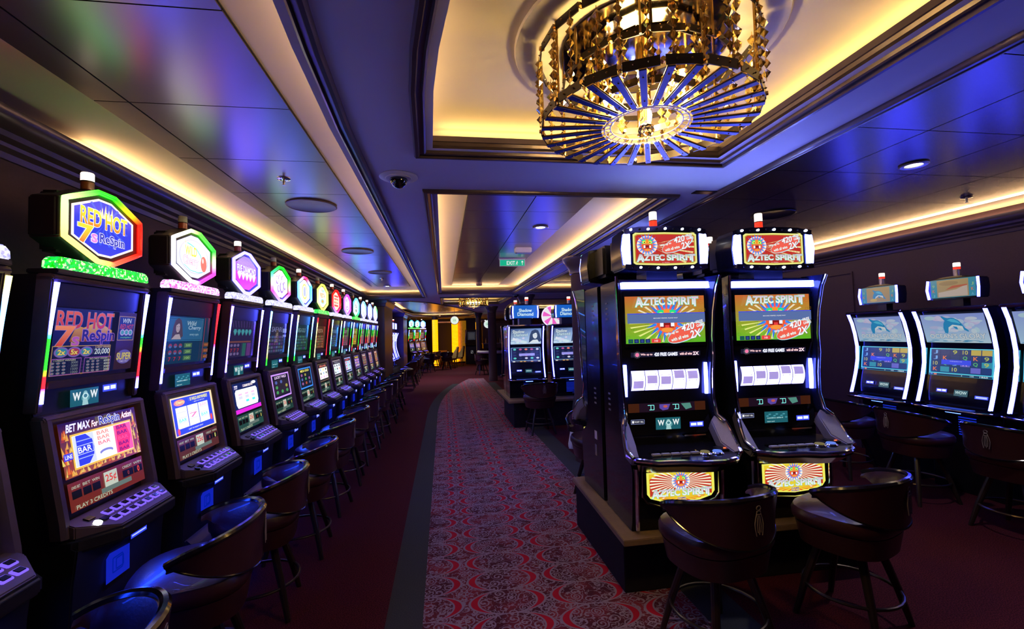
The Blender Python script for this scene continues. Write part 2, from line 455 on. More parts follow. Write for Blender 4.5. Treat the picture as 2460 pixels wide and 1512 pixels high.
def panels(name, xs, ys, m, z=2.594):
    mb = MB()
    mb.box(xs[0], xs[-1], ys[0], ys[-1], z, 2.6, 1)
    for a, b in zip(xs, xs[1:]):
        for c, d in zip(ys, ys[1:]): mb.box(a+.004, b-.004, c+.003, d-.003, z-.006, z, 0)
    return struct(name, mb, [m, gap_m], smooth=False)
panels('ceiling_panels_left', [-1.46, -1.32, -.665], [.238+.635*k-.635*2 for k in range(18)], panel_m)
panels('ceiling_panels_centre', [.20, .72, 1.18], [3.14+.655*k for k in range(10)]+[9.6], panel_m)
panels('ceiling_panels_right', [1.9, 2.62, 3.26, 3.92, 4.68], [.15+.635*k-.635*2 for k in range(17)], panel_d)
fcp = MB(); fcp.prism([(-1.40, 12.3), (-.95, 12.3), (-.55, 12.9), (-.2, 13.8), (.25, 15.3), (.8, 17.3), (1.15, 19.5), (.6, 20.6), (-.3, 21.3), (-1.15, 20.2), (-1.40, 17)], 'z', 2.588, 2.598)
struct('ceiling_panels_far', fcp, panel_m, smooth=False)

# hidden cove strips
def strip(x0, x1, y0, y1, z, name, m):
    return MB().box(x0, x1, y0, y1, z, z+.012).build('led_strip', m, smooth=False)
warm = emis('warm_led', (1., .61, .28), 35); gold = emis('golden_led', (1., .62, .21), 19); warm_w = emis('weak_warm_led', (1., .62, .42), 13); whitewarm = emis('white_led', (1., .85, .62), 7)
LED = [(-1.83, -1.822, 2.6, 10.7, warm, 2.526, .024, 'warm cove strip hidden above the crown of the left wall'),
       (-.352, -.344, .6, 10.7, warm_w, 2.526, .024, 'faint cove strip along the aisle edge of the left ceiling recess'),
       (-1.7, -.5, 10.93, 10.94, warm, 2.49, .02, 'cove strip across the far end of the left ceiling recess'),
       (-.148, -.140, 2.9, 9.8, warm, 2.526, .024, 'cove strip on the left of the centre ceiling recess'),
       (1.620, 1.628, 2.9, 9.8, warm, 2.526, .024, 'cove strip on the right of the centre ceiling recess'),
       (.0, 1.5, 9.98, 9.99, warm, 2.49, .02, 'cove strip across the far end of the centre ceiling recess'),
       (-.168, -.160, 1.3, 2.15, gold, 2.526, .024, 'golden cove strip left of the near chandelier'),
       (1.590, 1.598, .1, 2.15, gold, 2.526, .024, 'golden cove strip right of the near chandelier'),
       (.0, 1.43, 2.305, 2.313, gold, 2.526, .024, 'golden cove strip beyond the near chandelier'),
       (5.13, 5.138, 1.0, 9.6, warm, 2.492, .026, 'cove strip hidden above the crown of the right wall'),
       (1.95, 4.9, 9.88, 9.89, warm, 2.49, .02, 'cove strip across the far end of the right ceiling recess'),
       (.05, 1.6, 13.5, 13.51, gold, 2.50, .02, 'golden cove strip beyond the far chandelier'),
       (-1.1, 1.0, 23.36, 23.37, warm, 2.49, .03, 'cove strip across the far end of the far ceiling recess'),
       (2.1, 4.9, 17.62, 17.63, warm, 2.49, .03, 'cove strip at the far right ceiling recess'),
       (-1.58, -1.57, 14, 18, warm, 2.526, .024, 'cove strip on the left of the far ceiling recess')]
for x0, x1, y0, y1, m_, z_, h_, lb in LED:
    tag(MB().box(x0, x1, y0, y1, z_, z_+h_).build('led_strip', m_, smooth=False), lb, 'light strip', 'cove light strips')
# visible bright slot light in the right recess
sl = thing('slot_light', 'long bright white slot light along the right wall ceiling', 'light')
MB().box(4.69, 4.75, 1.0, 7.2, 2.586, 2.60).build('lens', whitewarm, sl, smooth=False)

def disc_thing(name, label, cat, x, y, z, group=None):
    return thing(name, label, cat, (x, y, z), 0, group)
def downlight(x, y, label, s=12, z=2.588, c=(1, .97, 1.)):
    t = disc_thing('downlight', label, 'downlight', x, y, z, 'recessed ceiling downlights')
    MB().lathe([(.045, 0), (.075, -.004), (.08, -.008), (.072, -.014), (.05, -.012), (.046, -.002)], 28).build('bezel', silver_m, t)
    MB().lathe([(.001, -.006), (.045, -.006), (.045, -.002), (.001, -.002)], 24).build('lens', emis('downlight_lens', c, s), t)
    l = bpy.data.lights.new('spot', 'SPOT'); l.energy = 45 if x > 2 else 14 if y < 12 else 150; l.spot_size = R(105); l.spot_blend = .6; l.color = (1, .9, .85); l.shadow_soft_size = .04
    o = bpy.data.objects.new('lamp', l); COL.objects.link(o); o.parent = t; o.location = (0, 0, -.03)
    return t
downlight(3.07, 2.51, 'lit round downlight in the dark right ceiling, closest to camera')
downlight(.965, 4.34, 'lit round downlight in the centre ceiling nearest the exit sign front')
downlight(1.01, 6.75, 'lit round downlight just beyond the exit sign')
downlight(-1.12, 9.6, 'lit downlight at the far end of the left ceiling')
downlight(-.55, 15.2, 'lit downlight in the far reflective ceiling, left one')
downlight(.1, 16.8, 'lit downlight in the far reflective ceiling, middle one')
downlight(.75, 20.2, 'lit downlight in the far reflective ceiling, farthest one')
def speaker(x, y, label):
    t = disc_thing('ceiling_speaker', label, 'speaker', x, y, 2.588, 'round flush ceiling speakers')
    MB().lathe([(.165, 0), (.185, -.004), (.187, -.010), (.178, -.013), (.168, -.008)], 40).build('rim', bronze_m if x < 2 else gunmetal_m, t)
    MB().lathe([(.001, -.007), (.168, -.007), (.168, 0), (.001, 0)], 40).build('grille', panel_m if x < 2 else gunmetal_m, t)
speaker(-.995, 3.70, 'large round ceiling speaker above the left row, nearest one')
speaker(-1.0, 5.66, 'round ceiling speaker above the left row, second along')
speaker(-.99, 7.55, 'round ceiling speaker above the left row, third along')
speaker(3.03, 3.75, 'round ceiling speaker in the dark right ceiling behind the aztec signs')
def sprinkler(x, y, label):
    t = disc_thing('sprinkler', label, 'sprinkler', x, y, 2.588, 'ceiling sprinklers')
    MB().lathe([(.001, 0), (.038, 0), (.04, -.006), (.02, -.012), (.001, -.012)], 24).build('flange', chrome_m, t)
    MB().lathe([(.006, -.01), (.009, -.02), (.006, -.04), (.013, -.042), (.013, -.045), (.001, -.045)], 12).build('nozzle', silver_m, t)
sprinkler(-1.0, 3.09, 'chrome sprinkler head in front of the nearest ceiling speaker')
sprinkler(4.35, 3.15, 'sprinkler head in the dark right ceiling near the wall')
sprinkler(-1.06, 8.3, 'small sprinkler head at the far end of the left ceiling')
t = thing('security_camera', 'black dome security camera on a round white plate in the soffit', 'security camera', (-.232, 2.60, 2.45))
MB().lathe([(.001, 0), (.105, 0), (.107, -.004), (.10, -.009), (.075, -.010), (.07, -.014), (.001, -.014)], 40).build('mount_plate', white_m, t)
MB().lathe([(.049, -.012), (.049, -.02)]+[(.047*math.cos(a), -.02-.047*math.sin(a)) for a in [R(8*k) for k in range(0, 12)]]+[(.001, -.067)], 32).build('dome', dome_m, t)
t = thing('security_camera', 'small dark dome camera at the far end of the centre soffit', 'security camera', (1.7, 10.5, 2.45))
MB().lathe([(.001, 0), (.09, 0), (.09, -.01), (.06, -.012)]+[(.06*math.cos(a), -.012-.06*math.sin(a)) for a in [R(10*k) for k in range(1, 9)]], 24).build('dome', dome_m, t)
t = thing('air_grille', 'small dark grille flush in the soffit above the aztec machines', 'vent', (1.74, 2.75, 2.45))
mb = MB().box(-.09, .09, -.03, .03, -.006, 0)
mb.build('grille', gunmetal_m, t, bevel=.001)
t = thing('motion_sensor', 'round sensor puck hanging at the far end of the centre recess', 'sensor', (.73, 9.1, 2.588))
MB().lathe([(.001, 0), (.06, 0), (.062, -.05), (.05, -.07), (.001, -.075)], 24).build('housing', bronze_m, t)
# exit sign and the box in front of it
t = thing('exit_sign', 'green glowing exit sign with running man hanging from the ceiling', 'sign', (.965, 6.2, 2.52))
MB().box(-.19, .19, -.012, .012, .05, .065).build('bracket', silver_m, t, bevel=.002)
MB().tube([(-.14, 0, .06), (-.14, 0, .075)], .006).build('rod', silver_m, t); MB().tube([(.14, 0, .06), (.14, 0, .075)], .006).build('rod', silver_m, t)
MB().box(-.178, .178, -.006, .006, -.046, .05).build('board', white_m, t)
a = Art(.36, .09); a.rect(-.172, -.04, .172, .044, (.0, .42, .22)); a.text('EXIT', -.02, .0, .115, .052, (.8, 1, .9))
a.ell(.068, .022, .006, .006, (.8, 1, .9)); a.line([(.066, .014), (.062, -.004), (.07, -.012), (.064, -.026)], .006, (.8, 1, .9)); a.line([(.062, -.004), (.052, -.012), (.046, -.022)], .006, (.8, 1, .9)); a.line([(.052, .004), (.064, .010), (.08, .002)], .005, (.8, 1, .9))
a.line([(.14, -.026), (.14, .026)], .007, (.8, 1, .9)); a.line([(.126, .010), (.14, .028), (.154, .010)], .007, (.8, 1, .9))
a.build('sign_face', t, (0, -.0062, 0))
t = thing('junction_box', 'white box fixed to the ceiling in front of the exit sign', 'box', (.985, 5.45, 2.588))
MB().box(-.1, .1, -.055, .055, -.06, 0).build('housing', white_m, t, bevel=.006)
MB().box(-.085, .085, -.045, .045, -.066, -.06).build('cover', silver_m, t, bevel=.003)

# ================================================================ OCTAGON-TOPPED SLOT MACHINES (left wall)
def offs(poly, o):
    """closed y,z outline pushed outwards by o (simple vertex-normal offset)"""
    n = len(poly); out = []
    for i in range(n):
        a = Vector(poly[i-1]); b = Vector(poly[i]); c = Vector(poly[(i+1) % n])
        d1 = (b-a).normalized(); d2 = (c-b).normalized(); nn = Vector((d1.y, -d1.x))+Vector((d2.y, -d2.x)); nn.normalize()
        out.append((b.x+nn.x*o, b.y+nn.y*o))
    return out
OCT = [(-.2375, .081), (-.05, .160), (.05, .160), (.2375, .081), (.2375, -.081), (.05, -.160), (-.05, -.160), (-.2375, -.081)]
def bar_cols(stops, n):
    out = []
    for i in range(n):
        t = i/(n-1)*(len(stops)-1); k = min(len(stops)-2, int(t)); f = t-k
        f = 0 if f < .35 else 1 if f > .65 else (f-.35)/.3
        out.append(tuple(stops[k][j]*(1-f)+stops[k+1][j]*f for j in range(3)))
    return out
BW = (1.0, 1.2, 17.); BG = (.02, 1.3, .02); BRr = (1.1, .015, .025); BV = (1.6, .8, 15.); BC = (.5, 2.4, 10.); BY = (1.4, 1.5, .3); BP = (7., .9, 4.5)
def octo_base():
    """everything the row machines have in common; front is -y"""
    t = thing('slot_machine', 'x', 'slot machine')
    body = [(0, .28), (-.36, .28), (-.375, .62), (-.39, .755), (-.31, .80), (-.30, .86), (-.235, 1.255), (-.225, 1.31), (-.275, 1.80), (-.25, 1.83), (0, 1.83)]
    MB().prism(body, 'x', -.285, .285).build('cabinet', black_m, t, bevel=.006)
    # upper silver-dark frame: sides and top rail
    for s in (-1, 1):
        x0, x1 = (s*.262, s*.292) if s > 0 else (-.292, -.262)
        MB().prism([(-.20, 1.285), (-.250, 1.285), (-.300, 1.80), (-.295, 1.825), (-.24, 1.825)], 'x', x0, x1).build('side_frame', bronze_m, t, bevel=.005)
    MB().prism([(-.24, 1.803), (-.302, 1.803), (-.306, 1.815), (-.296, 1.832), (-.24, 1.832)], 'x', -.292, .292).build('top_rail', bronze_m, t, bevel=.005)
    MB().prism([(-.22, 1.375), (-.262, 1.375), (-.266, 1.405), (-.22, 1.405)], 'x', -.262, .262).build('divider', bronze_m, t, bevel=.004)
    MB().prism([(-.22, 1.705), (-.272, 1.705), (-.282, 1.80), (-.22, 1.80)], 'x', -.262, .262).build('hood', black_m, t, bevel=.003)
    # lower door with a rounded silver surround
    zs = [(.800, -.332), (.86, -.326), (1.0, -.302), (1.12, -.282), (1.2, -.268), (1.26, -.258)]
    for s in (-1, 1):
        mb = MB(); vs = []
        for z, y in zs:
            for x, dy in ((.292, .03), (.296, -.010), (.285, -.024), (.262, -.022), (.240, .010), (.24, .04)): vs.append((s*x, y+dy, z))
        k = 6; fs = [(i*k+j, i*k+(j+1) % k, (i+1)*k+(j+1) % k, (i+1)*k+j) for i in range(len(zs)-1) for j in range(k)]
        fs += [tuple(range(k)), tuple(range((len(zs)-1)*k, len(zs)*k))]
        mb.add(vs, fs); mb.build('door_surround', bronze_m, t)
    MB().prism([(-.23, 1.243), (-.278, 1.243), (-.285, 1.255), (-.275, 1.272), (-.23, 1.275)], 'x', -.292, .292).build('door_top_rail', bronze_m, t, bevel=.005)
    # button desk: a shelf with chamfered front
    dk = [(-.285, -.30), (.285, -.30), (.285, -.375), (.20, -.482), (-.165, -.482), (-.285, -.38)]
    MB().prism(dk, 'z', .735, .795).build('desk', black_m, t, bevel=.012, seg=3)
    top = [(-.27, -.325), (.27, -.325), (.272, -.372), (.192, -.468), (-.158, -.468), (-.272, -.372)]
    mb = MB(); n = len(top)
    zf = lambda y: .800+(.058)*((y+.468)/.143)
    mb.add([(x, y, .79) for x, y in top]+[(x, y, zf(y)) for x, y in top], [tuple(range(n))[::-1], tuple(range(n, 2*n))]+[(i, (i+1) % n, n+(i+1) % n, n+i) for i in range(n)])
    deck = mb.build('button_deck', bronze_m, t, bevel=.004)
    bl = emis('violet_button', (.22, .12, .95), 1.1); bw = emis('white_button', (.8, .9, 1), 3.)
    ang = math.atan2(.058, .143)
    for r in range(2):
        for c in range(7):
            x = -.13+.052*c+(.02 if r == 0 else 0); y = -.378-.045*r
            o = MB().box(-.021, .021, -.016, .016, 0, .009).build('button', bl, deck, bevel=.003, loc=(x, y, zf(y)-.002), rot=(ang, 0, 0))
            MB().box(-.015, .015, -.011, .011, 0, .004).build('keycap', navy_m, o, bevel=.002, loc=(0, 0, .008))
    MB().lathe([(.001, 0), (.015, 0), (.015, .01), (.001, .012)], 16).build('round_button', gloss_m, deck, loc=(-.205, -.405, zf(-.405)-.001), rot=(ang, 0, 0))
    MB().box(-.02, .02, -.013, .013, 0, .006).build('button', gloss_m, deck, bevel=.002, loc=(-.19, -.365, zf(-.365)-.001), rot=(ang, 0, 0))
    MB().box(-.02, .02, -.013, .013, 0, .006).build('button', gloss_m, deck, bevel=.002, loc=(-.155, -.40, zf(-.40)-.001), rot=(ang, 0, 0))
    # belly: lit ticket slot, emblem panel with reflected desk light painted in, kick shelf
    a = Art(.11, .045); a.rect(-.055, -.028, .055, .026, (.03, .06, 1.1)); a.rect(-.048, -.006, .048, .018, (1.2, 1.5, 5.)); a.rect(-.048, -.02, .048, -.013, (.5, .6, 3.))
    a.text('CASH / TICKET', 0, .006, .08, .009, (.1, .1, .8)); a.build('ticket_slot', t, (-.01, -.4835, .762+.0)) .location = (.06, -.400, .700)
    a = Art(.15, .12)
    a.poly([(-.07, -.06), (.075, -.06), (.075, .05), (-.05, .06), (-.07, .045)], (.005, .015, .45)); a.frame(-.03, -.03, .03, .03, .006, (.0, .01, .3)); a.frame(-.01, -.022, .035, .022, .006, (.0, .01, .3))
    a.build('belly_panel', t, (-.05, -.383, .60), tilt=0)
    MB().prism([(-.30, .30), (-.44, .36), (-.455, .38), (-.37, .46)], 'x', -.27, .27).build('kick_shelf', navy_m, t, bevel=.01)
    l = bpy.data.lights.new('desk_glow', 'AREA'); l.shape = 'RECTANGLE'; l.size = .3; l.size_y = .03; l.energy = 1.7; l.color = (.01, .05, 1)
    o = bpy.data.objects.new('desk_glow', l); COL.objects.link(o); o.parent = t; o.location = (.0, -.470, .728); o.rotation_euler = (R(-28), 0, 0)
    # topper base and housing
    MB().prism([(-.285, 0), (.285, 0), (.285, .02), (-.285, .02)], 'y', -.31, -.20).build('topper_foot', black_m, t, bevel=.004, loc=(0, 0, 1.832))
    ys = OCT
    mb = MB(); n = 8
    for k, (sc_, y) in enumerate(((.93, -.155), (1.03, -.175), (1.03, -.27), (.985, -.285))):
        mb.v += [(x*sc_, y, z*sc_) for x, z in OCT]
    mb.f = [tuple(range(8)), tuple(range(24, 32))]+[(r*8+i, r*8+(i+1) % 8, r*8+8+(i+1) % 8, r*8+8+i) for r in range(3) for i in range(8)]
    mb.m = [0]*len(mb.f)
    mb.build('topper_housing', black_m, t, loc=(0, 0, 2.071), bevel=.006)
    MB().box(-.17, .17, -.22, -.15, 1.94, 2.20).build('housing_back', black_m, t, bevel=.01)
    # candle lamp
    cx = -.03; cyy = -.235
    MB().lathe([(.001, 2.225), (.03, 2.225), (.03, 2.237), (.024, 2.24), (.001, 2.24)], 20, (cx, cyy, 0)).build('candle_base', gunmetal_m, t)
    return t
OB = octo_base()
deep_red = mat('unlit_red_lens', (.35, .05, .03), .2, coat=.5)
def candle(t, lit, cx=-.03, cy=-.235, z=2.24, r=.024, h1=.034, h2=.034, name='candle'):
    c = MB().lathe([(.001, 0), (r, 0), (r, h1), (.001, h1)], 20).build('candle_lower_lens', deep_red if not lit == 2 else emis('lit_red_lens', (1, .03, .01), 1.6), t, loc=(cx, cy, z))
    MB().lathe([(.001, 0), (r*1.06, 0), (r*1.06, .005), (.001, .005)], 20).build('candle_band', gunmetal_m, t, loc=(cx, cy, z+h1))
    mw = emis('lit_white_lens', (1., .80, .62), 2.2) if lit else mat('unlit_white_lens', (.45, .42, .4), .3, coat=.3)
    MB().lathe([(.001, 0), (r, 0), (r, h2), (r*.9, h2+.004), (.001, h2+.005)], 20).build('candle_upper_lens', mw, t, loc=(cx, cy, z+h1+.005))

# ---- reel screens and signs
RW, RH = .455, .19
def reels3(a, x0, y0, x1, y1, bg=(2.2, 2.2, 2.9), sym=None, n=3):
    w = (x1-x0)/n
    for i in range(n):
        b = bg if not sym else sym[i][0]
        a.rect(x0+i*w+.003, y0, x0+(i+1)*w-.003, y1, b)
        cxx = x0+(i+.5)*w; h = y1-y0
        if sym:
            for k, (txt, c) in enumerate(sym[i][1]):
                yy = y1-h*(k+.5)/len(sym[i][1])
                if txt: a.text(txt, cxx, yy, w*.66, h/len(sym[i][1])*.62, c)
                a.rect(x0+i*w+.006, yy-h/len(sym[i][1])*.5, x0+(i+1)*w-.006, yy-h/len(sym[i][1])*.5+.002, (.5, .5, .8))
def art_reel_1():
    a = Art(RW, RH); Wd, Hd = .228, .112
    a.rect(-Wd, -Hd, Wd, Hd, (.35, .05, .0))
    a.poly([(-Wd, -Hd), (Wd, -Hd), (Wd, Hd), (-Wd, Hd)], [(.35, .07, .0), (.30, .04, .0), (.03, .002, .0), (.01, .0, .03)])
    rnd = random.Random(3)
    for side in (-1, 1):
        for k in range(26):
            x = side*rnd.uniform(.175, .225); y = rnd.uniform(-Hd, .06); h = rnd.uniform(.02, .05); wv = rnd.uniform(.004, .01)
            a.poly([(x-wv, y), (x+wv, y), (x+rnd.uniform(-.01, .01), min(Hd, y+h))], rnd.choice([(.9, .42, .02), (.85, .14, .0), (.95, .62, .08), (.35, .03, .0)]), k == 0)
    for k in range(30):
        x = rnd.uniform(-.2, .2); y = rnd.uniform(-Hd, -.098); a.poly([(x-.008, y), (x+.008, y), (x+rnd.uniform(-.01, .01), y+.02)], rnd.choice([(.9, .42, .02), (.8, .14, .0), (.95, .6, .1)]), k == 0)
    a.rect(-.178, -.088, .185, .058, (1.4, .55, .02)); a.rect(-.170, -.080, .177, .050, (3.5, 3.2, 1.2))
    w = .347/3; x0 = -.170
    a.rect(x0+.002, -.078, x0+w-.002, .048, (.75, .8, 2.6)); a.poly([(x0+.018, -.078), (x0+w*.62, -.078), (x0+w-.012, -.045), (x0+w-.006, -.015), (x0+w-.012, .02), (x0+w*.62, .048), (x0+.018, .048)], (.03, .05, .9))
    for y in (-.05, .022): a.rect(x0+.02, y, x0+w-.016, y+.004, (.4, .5, 2.2))
    a.text('BAR', x0+w*.5, -.014, w*.62, .024, (2.2, 2.3, 3.5)); a.frame(x0+.012, -.032, x0+w-.012, .004, .003, (.6, .7, 2.5))
    x0 += w; a.rect(x0+.002, -.078, x0+w-.002, .048, (3., 3., 3.6))
    for k in range(3): a.text('BAR', x0+w*.46, .036-.022*k, w*.62, .016, (2.6, .25, .1) if k < 2 else (2.4, .15, .15), None)
    a.ell(x0+w*.5, -.05, .040, .012, (.25, .25, .7)); a.ell(x0+w*.5, -.058, .034, .010, (4, 4, 4.5))
    x0 += w; a.rect(x0+.002, -.078, x0+w-.002, .048, (2.4, .12, .3)); a.poly([(x0+.014, -.078), (x0+w*.7, -.078), (x0+w-.012, -.015), (x0+w*.7, .048), (x0+.014, .048)], (1.6, .03, .1))
    for k in range(5): a.text('BAR', x0+w*.46, .036-.025*k, w*.56, .015, (.12, .0, .12) if k != 2 else (1.9, .1, .2))
    a.rect(-.228, -.040, -.182, -.012, (.05, .05, .9)); a.text('LINE', -.204, -.026, .036, .016, (2.4, 2.4, 3.5))
    a.text('BET MAX', -.135, .086, .125, .030, (1.7, 1.6, 3.8), out=(.25, .1, 1.4), off=.036, shear=.2)
    a.text('For', -.045, .082, .034, .026, (2.6, 2.4, 3.), out=(.6, .05, .1), shear=.2)
    a.text('ReSpin', .045, .083, .125, .044, (.03, .03, .35), out=(3.2, 3.2, 3.6), off=.06); a.text('Action!', .155, .088, .068, .028, (2.6, 2.4, 3.), out=(.7, .05, .05), shear=.2)
    return a
def art_reel_2():
    a = Art(RW, RH); a.rect(-.228, -.115, .228, .108, (2.4, 1.0, .5)); a.rect(-.220, -.108, .205, .100, (.04, .08, 1.3))
    reels3(a, -.195, -.075, .160, .048, sym=[((3.4, 3.5, 4.2), [('', 0), ('', 0), ('BAR', (.05, 1.8, 2.4)), ('', 0)]), ((3.6, 3.6, 4.2), [('', 0), ('7', (2.6, .25, .6)), ('', 0)]), ((3.4, 3.5, 4.2), [('BAR', (1.6, .5, 1.6)), ('', 0), ('BAR', (.05, 1.8, 2.4)), ('', 0)])])
    a.ell(-.15, .075, .055, .018, (2.6, .35, .25)); a.text('Cherry', -.145, .075, .08, .02, (3, 2.8, .4), out=(1., .05, .05))
    a.text('IS WILD ANYWHERE!', .06, .082, .20, .020, (3.2, 2.8, .1)); a.text('pays on all lines', .06, .062, .12, .008, (2, 2, .8))
    a.text('LEFT TO RIGHT ONLY', -.02, -.09, .16, .007, (2, 2, 3.)); a.ell(-.2, -.088, .012, .02, (2., .1, .1)); a.ell(.17, -.06, .012, .02, (2., .1, .1))
    return a
def art_reel_3():
    a = Art(RW, RH); a.rect(-.228, -.115, .228, .108, (.01, .02, .12)); a.poly([(-.228, -.115), (.228, -.115), (.228, -.085), (-.228, -.085)], (1.1, .03, .9))
    a.poly([(-.18, -.078), (.17, -.078), (.19, -.05), (.19, .04), (.17, .058), (-.18, .058), (-.2, .04), (-.2, -.05)], (3.6, 3.8, 5.))
    for i, x in enumerate((-.12, -.01, .10)):
        a.ell(x, -.01, .038, .052, (2.4, 2.4, 3.4)); a.rect(x-.03, .014, x+.03, .026, (2., .6, 1.5)); a.rect(x-.03, -.014, x+.03, .006, (.8, .9, 1.8))
        if i: a.rect(x-.028, -.044, x+.024, -.028, (.1, 1.9, 2.2))
    a.text('5 DIAMONDS PAY', .03, .08, .18, .018, (2.6, 2.3, 1.2), out=(.5, .2, 1.)); a.ell(.14, .092, .04, .012, (2.8, 2.6, 3.)); a.text('777', -.18, .078, .05, .024, (2.6, 2.6, 3.4), out=(.5, .3, 1.6))
    return a
def art_reel_gen(k):
    rnd = random.Random(100+k); a = Art(RW, RH)
    fr, bg, txt = [((.7, .35, 2.6), (.03, .02, .04), (2.2, .8, 2.8)), ((.05, .3, 1.6), (.01, .015, .03), (3., 2.2, .2)), ((.12, .08, .05), (3., 3.2, 2.2), (2., .3, .2)), ((.35, .3, .35), (1.7, 2.1, 2.5), (.3, .3, .4)),
                   ((.4, .5, 1.8), (.6, .8, 2.6), (2.6, .2, .3)), ((.1, .1, .4), (.15, .12, .5), (2., 1., .1)), ((.1, .12, .3), (.05, .06, .1), (1.2, 1.2, 1.6)), ((.1, .12, .5), (.05, .06, .2), (.8, .7, 1.6)), ((.1, .1, .2), (.05, .06, .1), (1.6, 1.4, 1.8))][k % 9]
    a.rect(-.228, -.115, .228, .108, fr); a.rect(-.205, -.10, .205, .095, (.01, .01, .03)); a.rect(-.195, -.085, .19, .055, bg)
    a.text(['LUCKY WILD', 'MEGA GOLD', 'SPIN & WIN', 'TRIPLE', 'LUCKY 7', 'TREASURE', 'WILD', 'BONUS', 'JACKPOT'][k % 9], 0, .075, .30, .024, txt)
    for i in range(3):
        for j in range(3):
            x = -.128+.127*i; y = .03-.045*j
            c = rnd.choice([(2.2, .4, .2), (.4, .6, 2.), (1.8, 1.6, .3), (.3, 1.6, .5), (1.6, .5, 1.6), (.1, .1, .15)])
            c = tuple(v*(.22 if k in (0, 1, 6, 7, 8) else 1) for v in c)
            if k == 4 and i == 0: c = (2.6, .05, .15)
            a.ell(x, y, .030, .016, c, 8, lift=(i+j == 0))
    for i in (0, 1): a.rect(-.066+.127*i, -.085, -.062+.127*i, .055, (.02, .02, .05))
    return a
def art_pay(k):
    base = [(.16, .02, .012), (.10, .025, .02), (.02, .07, .06), (.015, .05, .04)][min(k, 3)]
    a = Art(.45, .115); a.rect(-.225, -.06, .225, .055, base)
    gl = (.45, .5, .35)
    for i, (x, w_, tx) in enumerate(((-.185, .05, 'LINES BET'), (-.13, .045, 'BET'), (-.08, .045, 'WIN'), (.115, .07, 'CREDIT'), (.185, .06, 'WIN'))):
        a.rect(x-w_/2, -.012, x+w_/2, .02, (.005, .004, .004)); a.text(tx, x, .034, w_*.9, .011, gl)
    a.rect(-.035, -.018, .045, .045, (.55, .6, .5)); a.text('25¢', .005, .014, .065, .038, (.75, .03, .02))
    a.rect(-.06, -.038, .13, -.018, (.13, .18, .16)); a.text('PLAY 3 CREDITS', -.10, -.047, .20, .016, (.45, .5, .35))
    a.text('0', .185, .004, .014, .026, (1.6, .08, .05) if k == 0 else (.9, .8, .2)); a.text('0', .115, .004, .01, .018, (.4, .05, .05))
    return a
def art_wow(wow=True):
    a = Art(.16, .075); a.rect(-.08, -.036, .08, .036, (.012, .11, .14)); 
    if wow:
        a.ell(.004, -.004, .024, .018, (.10, .32, .34)); a.poly([(-.015, -.036), (.02, -.036), (.012, -.005), (-.01, -.005)], (.35, .6, .6)); a.ell(.002, .014, .012, .012, (.25, .5, .5))
        a.ell(.002, .004, .017, .013, (.55, .8, .8)); a.ell(.002, .004, .010, .008, (.05, .2, .24))
        a.text('W', -.046, .006, .040, .032, (.9, 1.2, 1.2), off=.03, out=(.9, 1.2, 1.2)); a.text('W', .050, .008, .040, .032, (.9, 1.2, 1.2), off=.03, out=(.9, 1.2, 1.2))
    else:
        for k in range(9): a.ell(-.06+.016*k, .012*math.sin(k*2.1)+.008, .01, .005, (.06, .28, .34), 8)
        a.text('welcome aboard', -.01, -.004, .11, .008, (.5, .8, .8)); a.text('insert card', -.04, -.026, .05, .007, (.5, .8, .8))
    return a
def art_reader():
    a = Art(.09, .035); a.rect(-.045, -.016, .045, .016, (.05, .08, 1.6)); a.rect(-.038, -.008, -.002, .008, (1.4, 1.8, 5.)); a.rect(.004, -.008, .038, .010, (1.2, 1.6, 5.)); return a
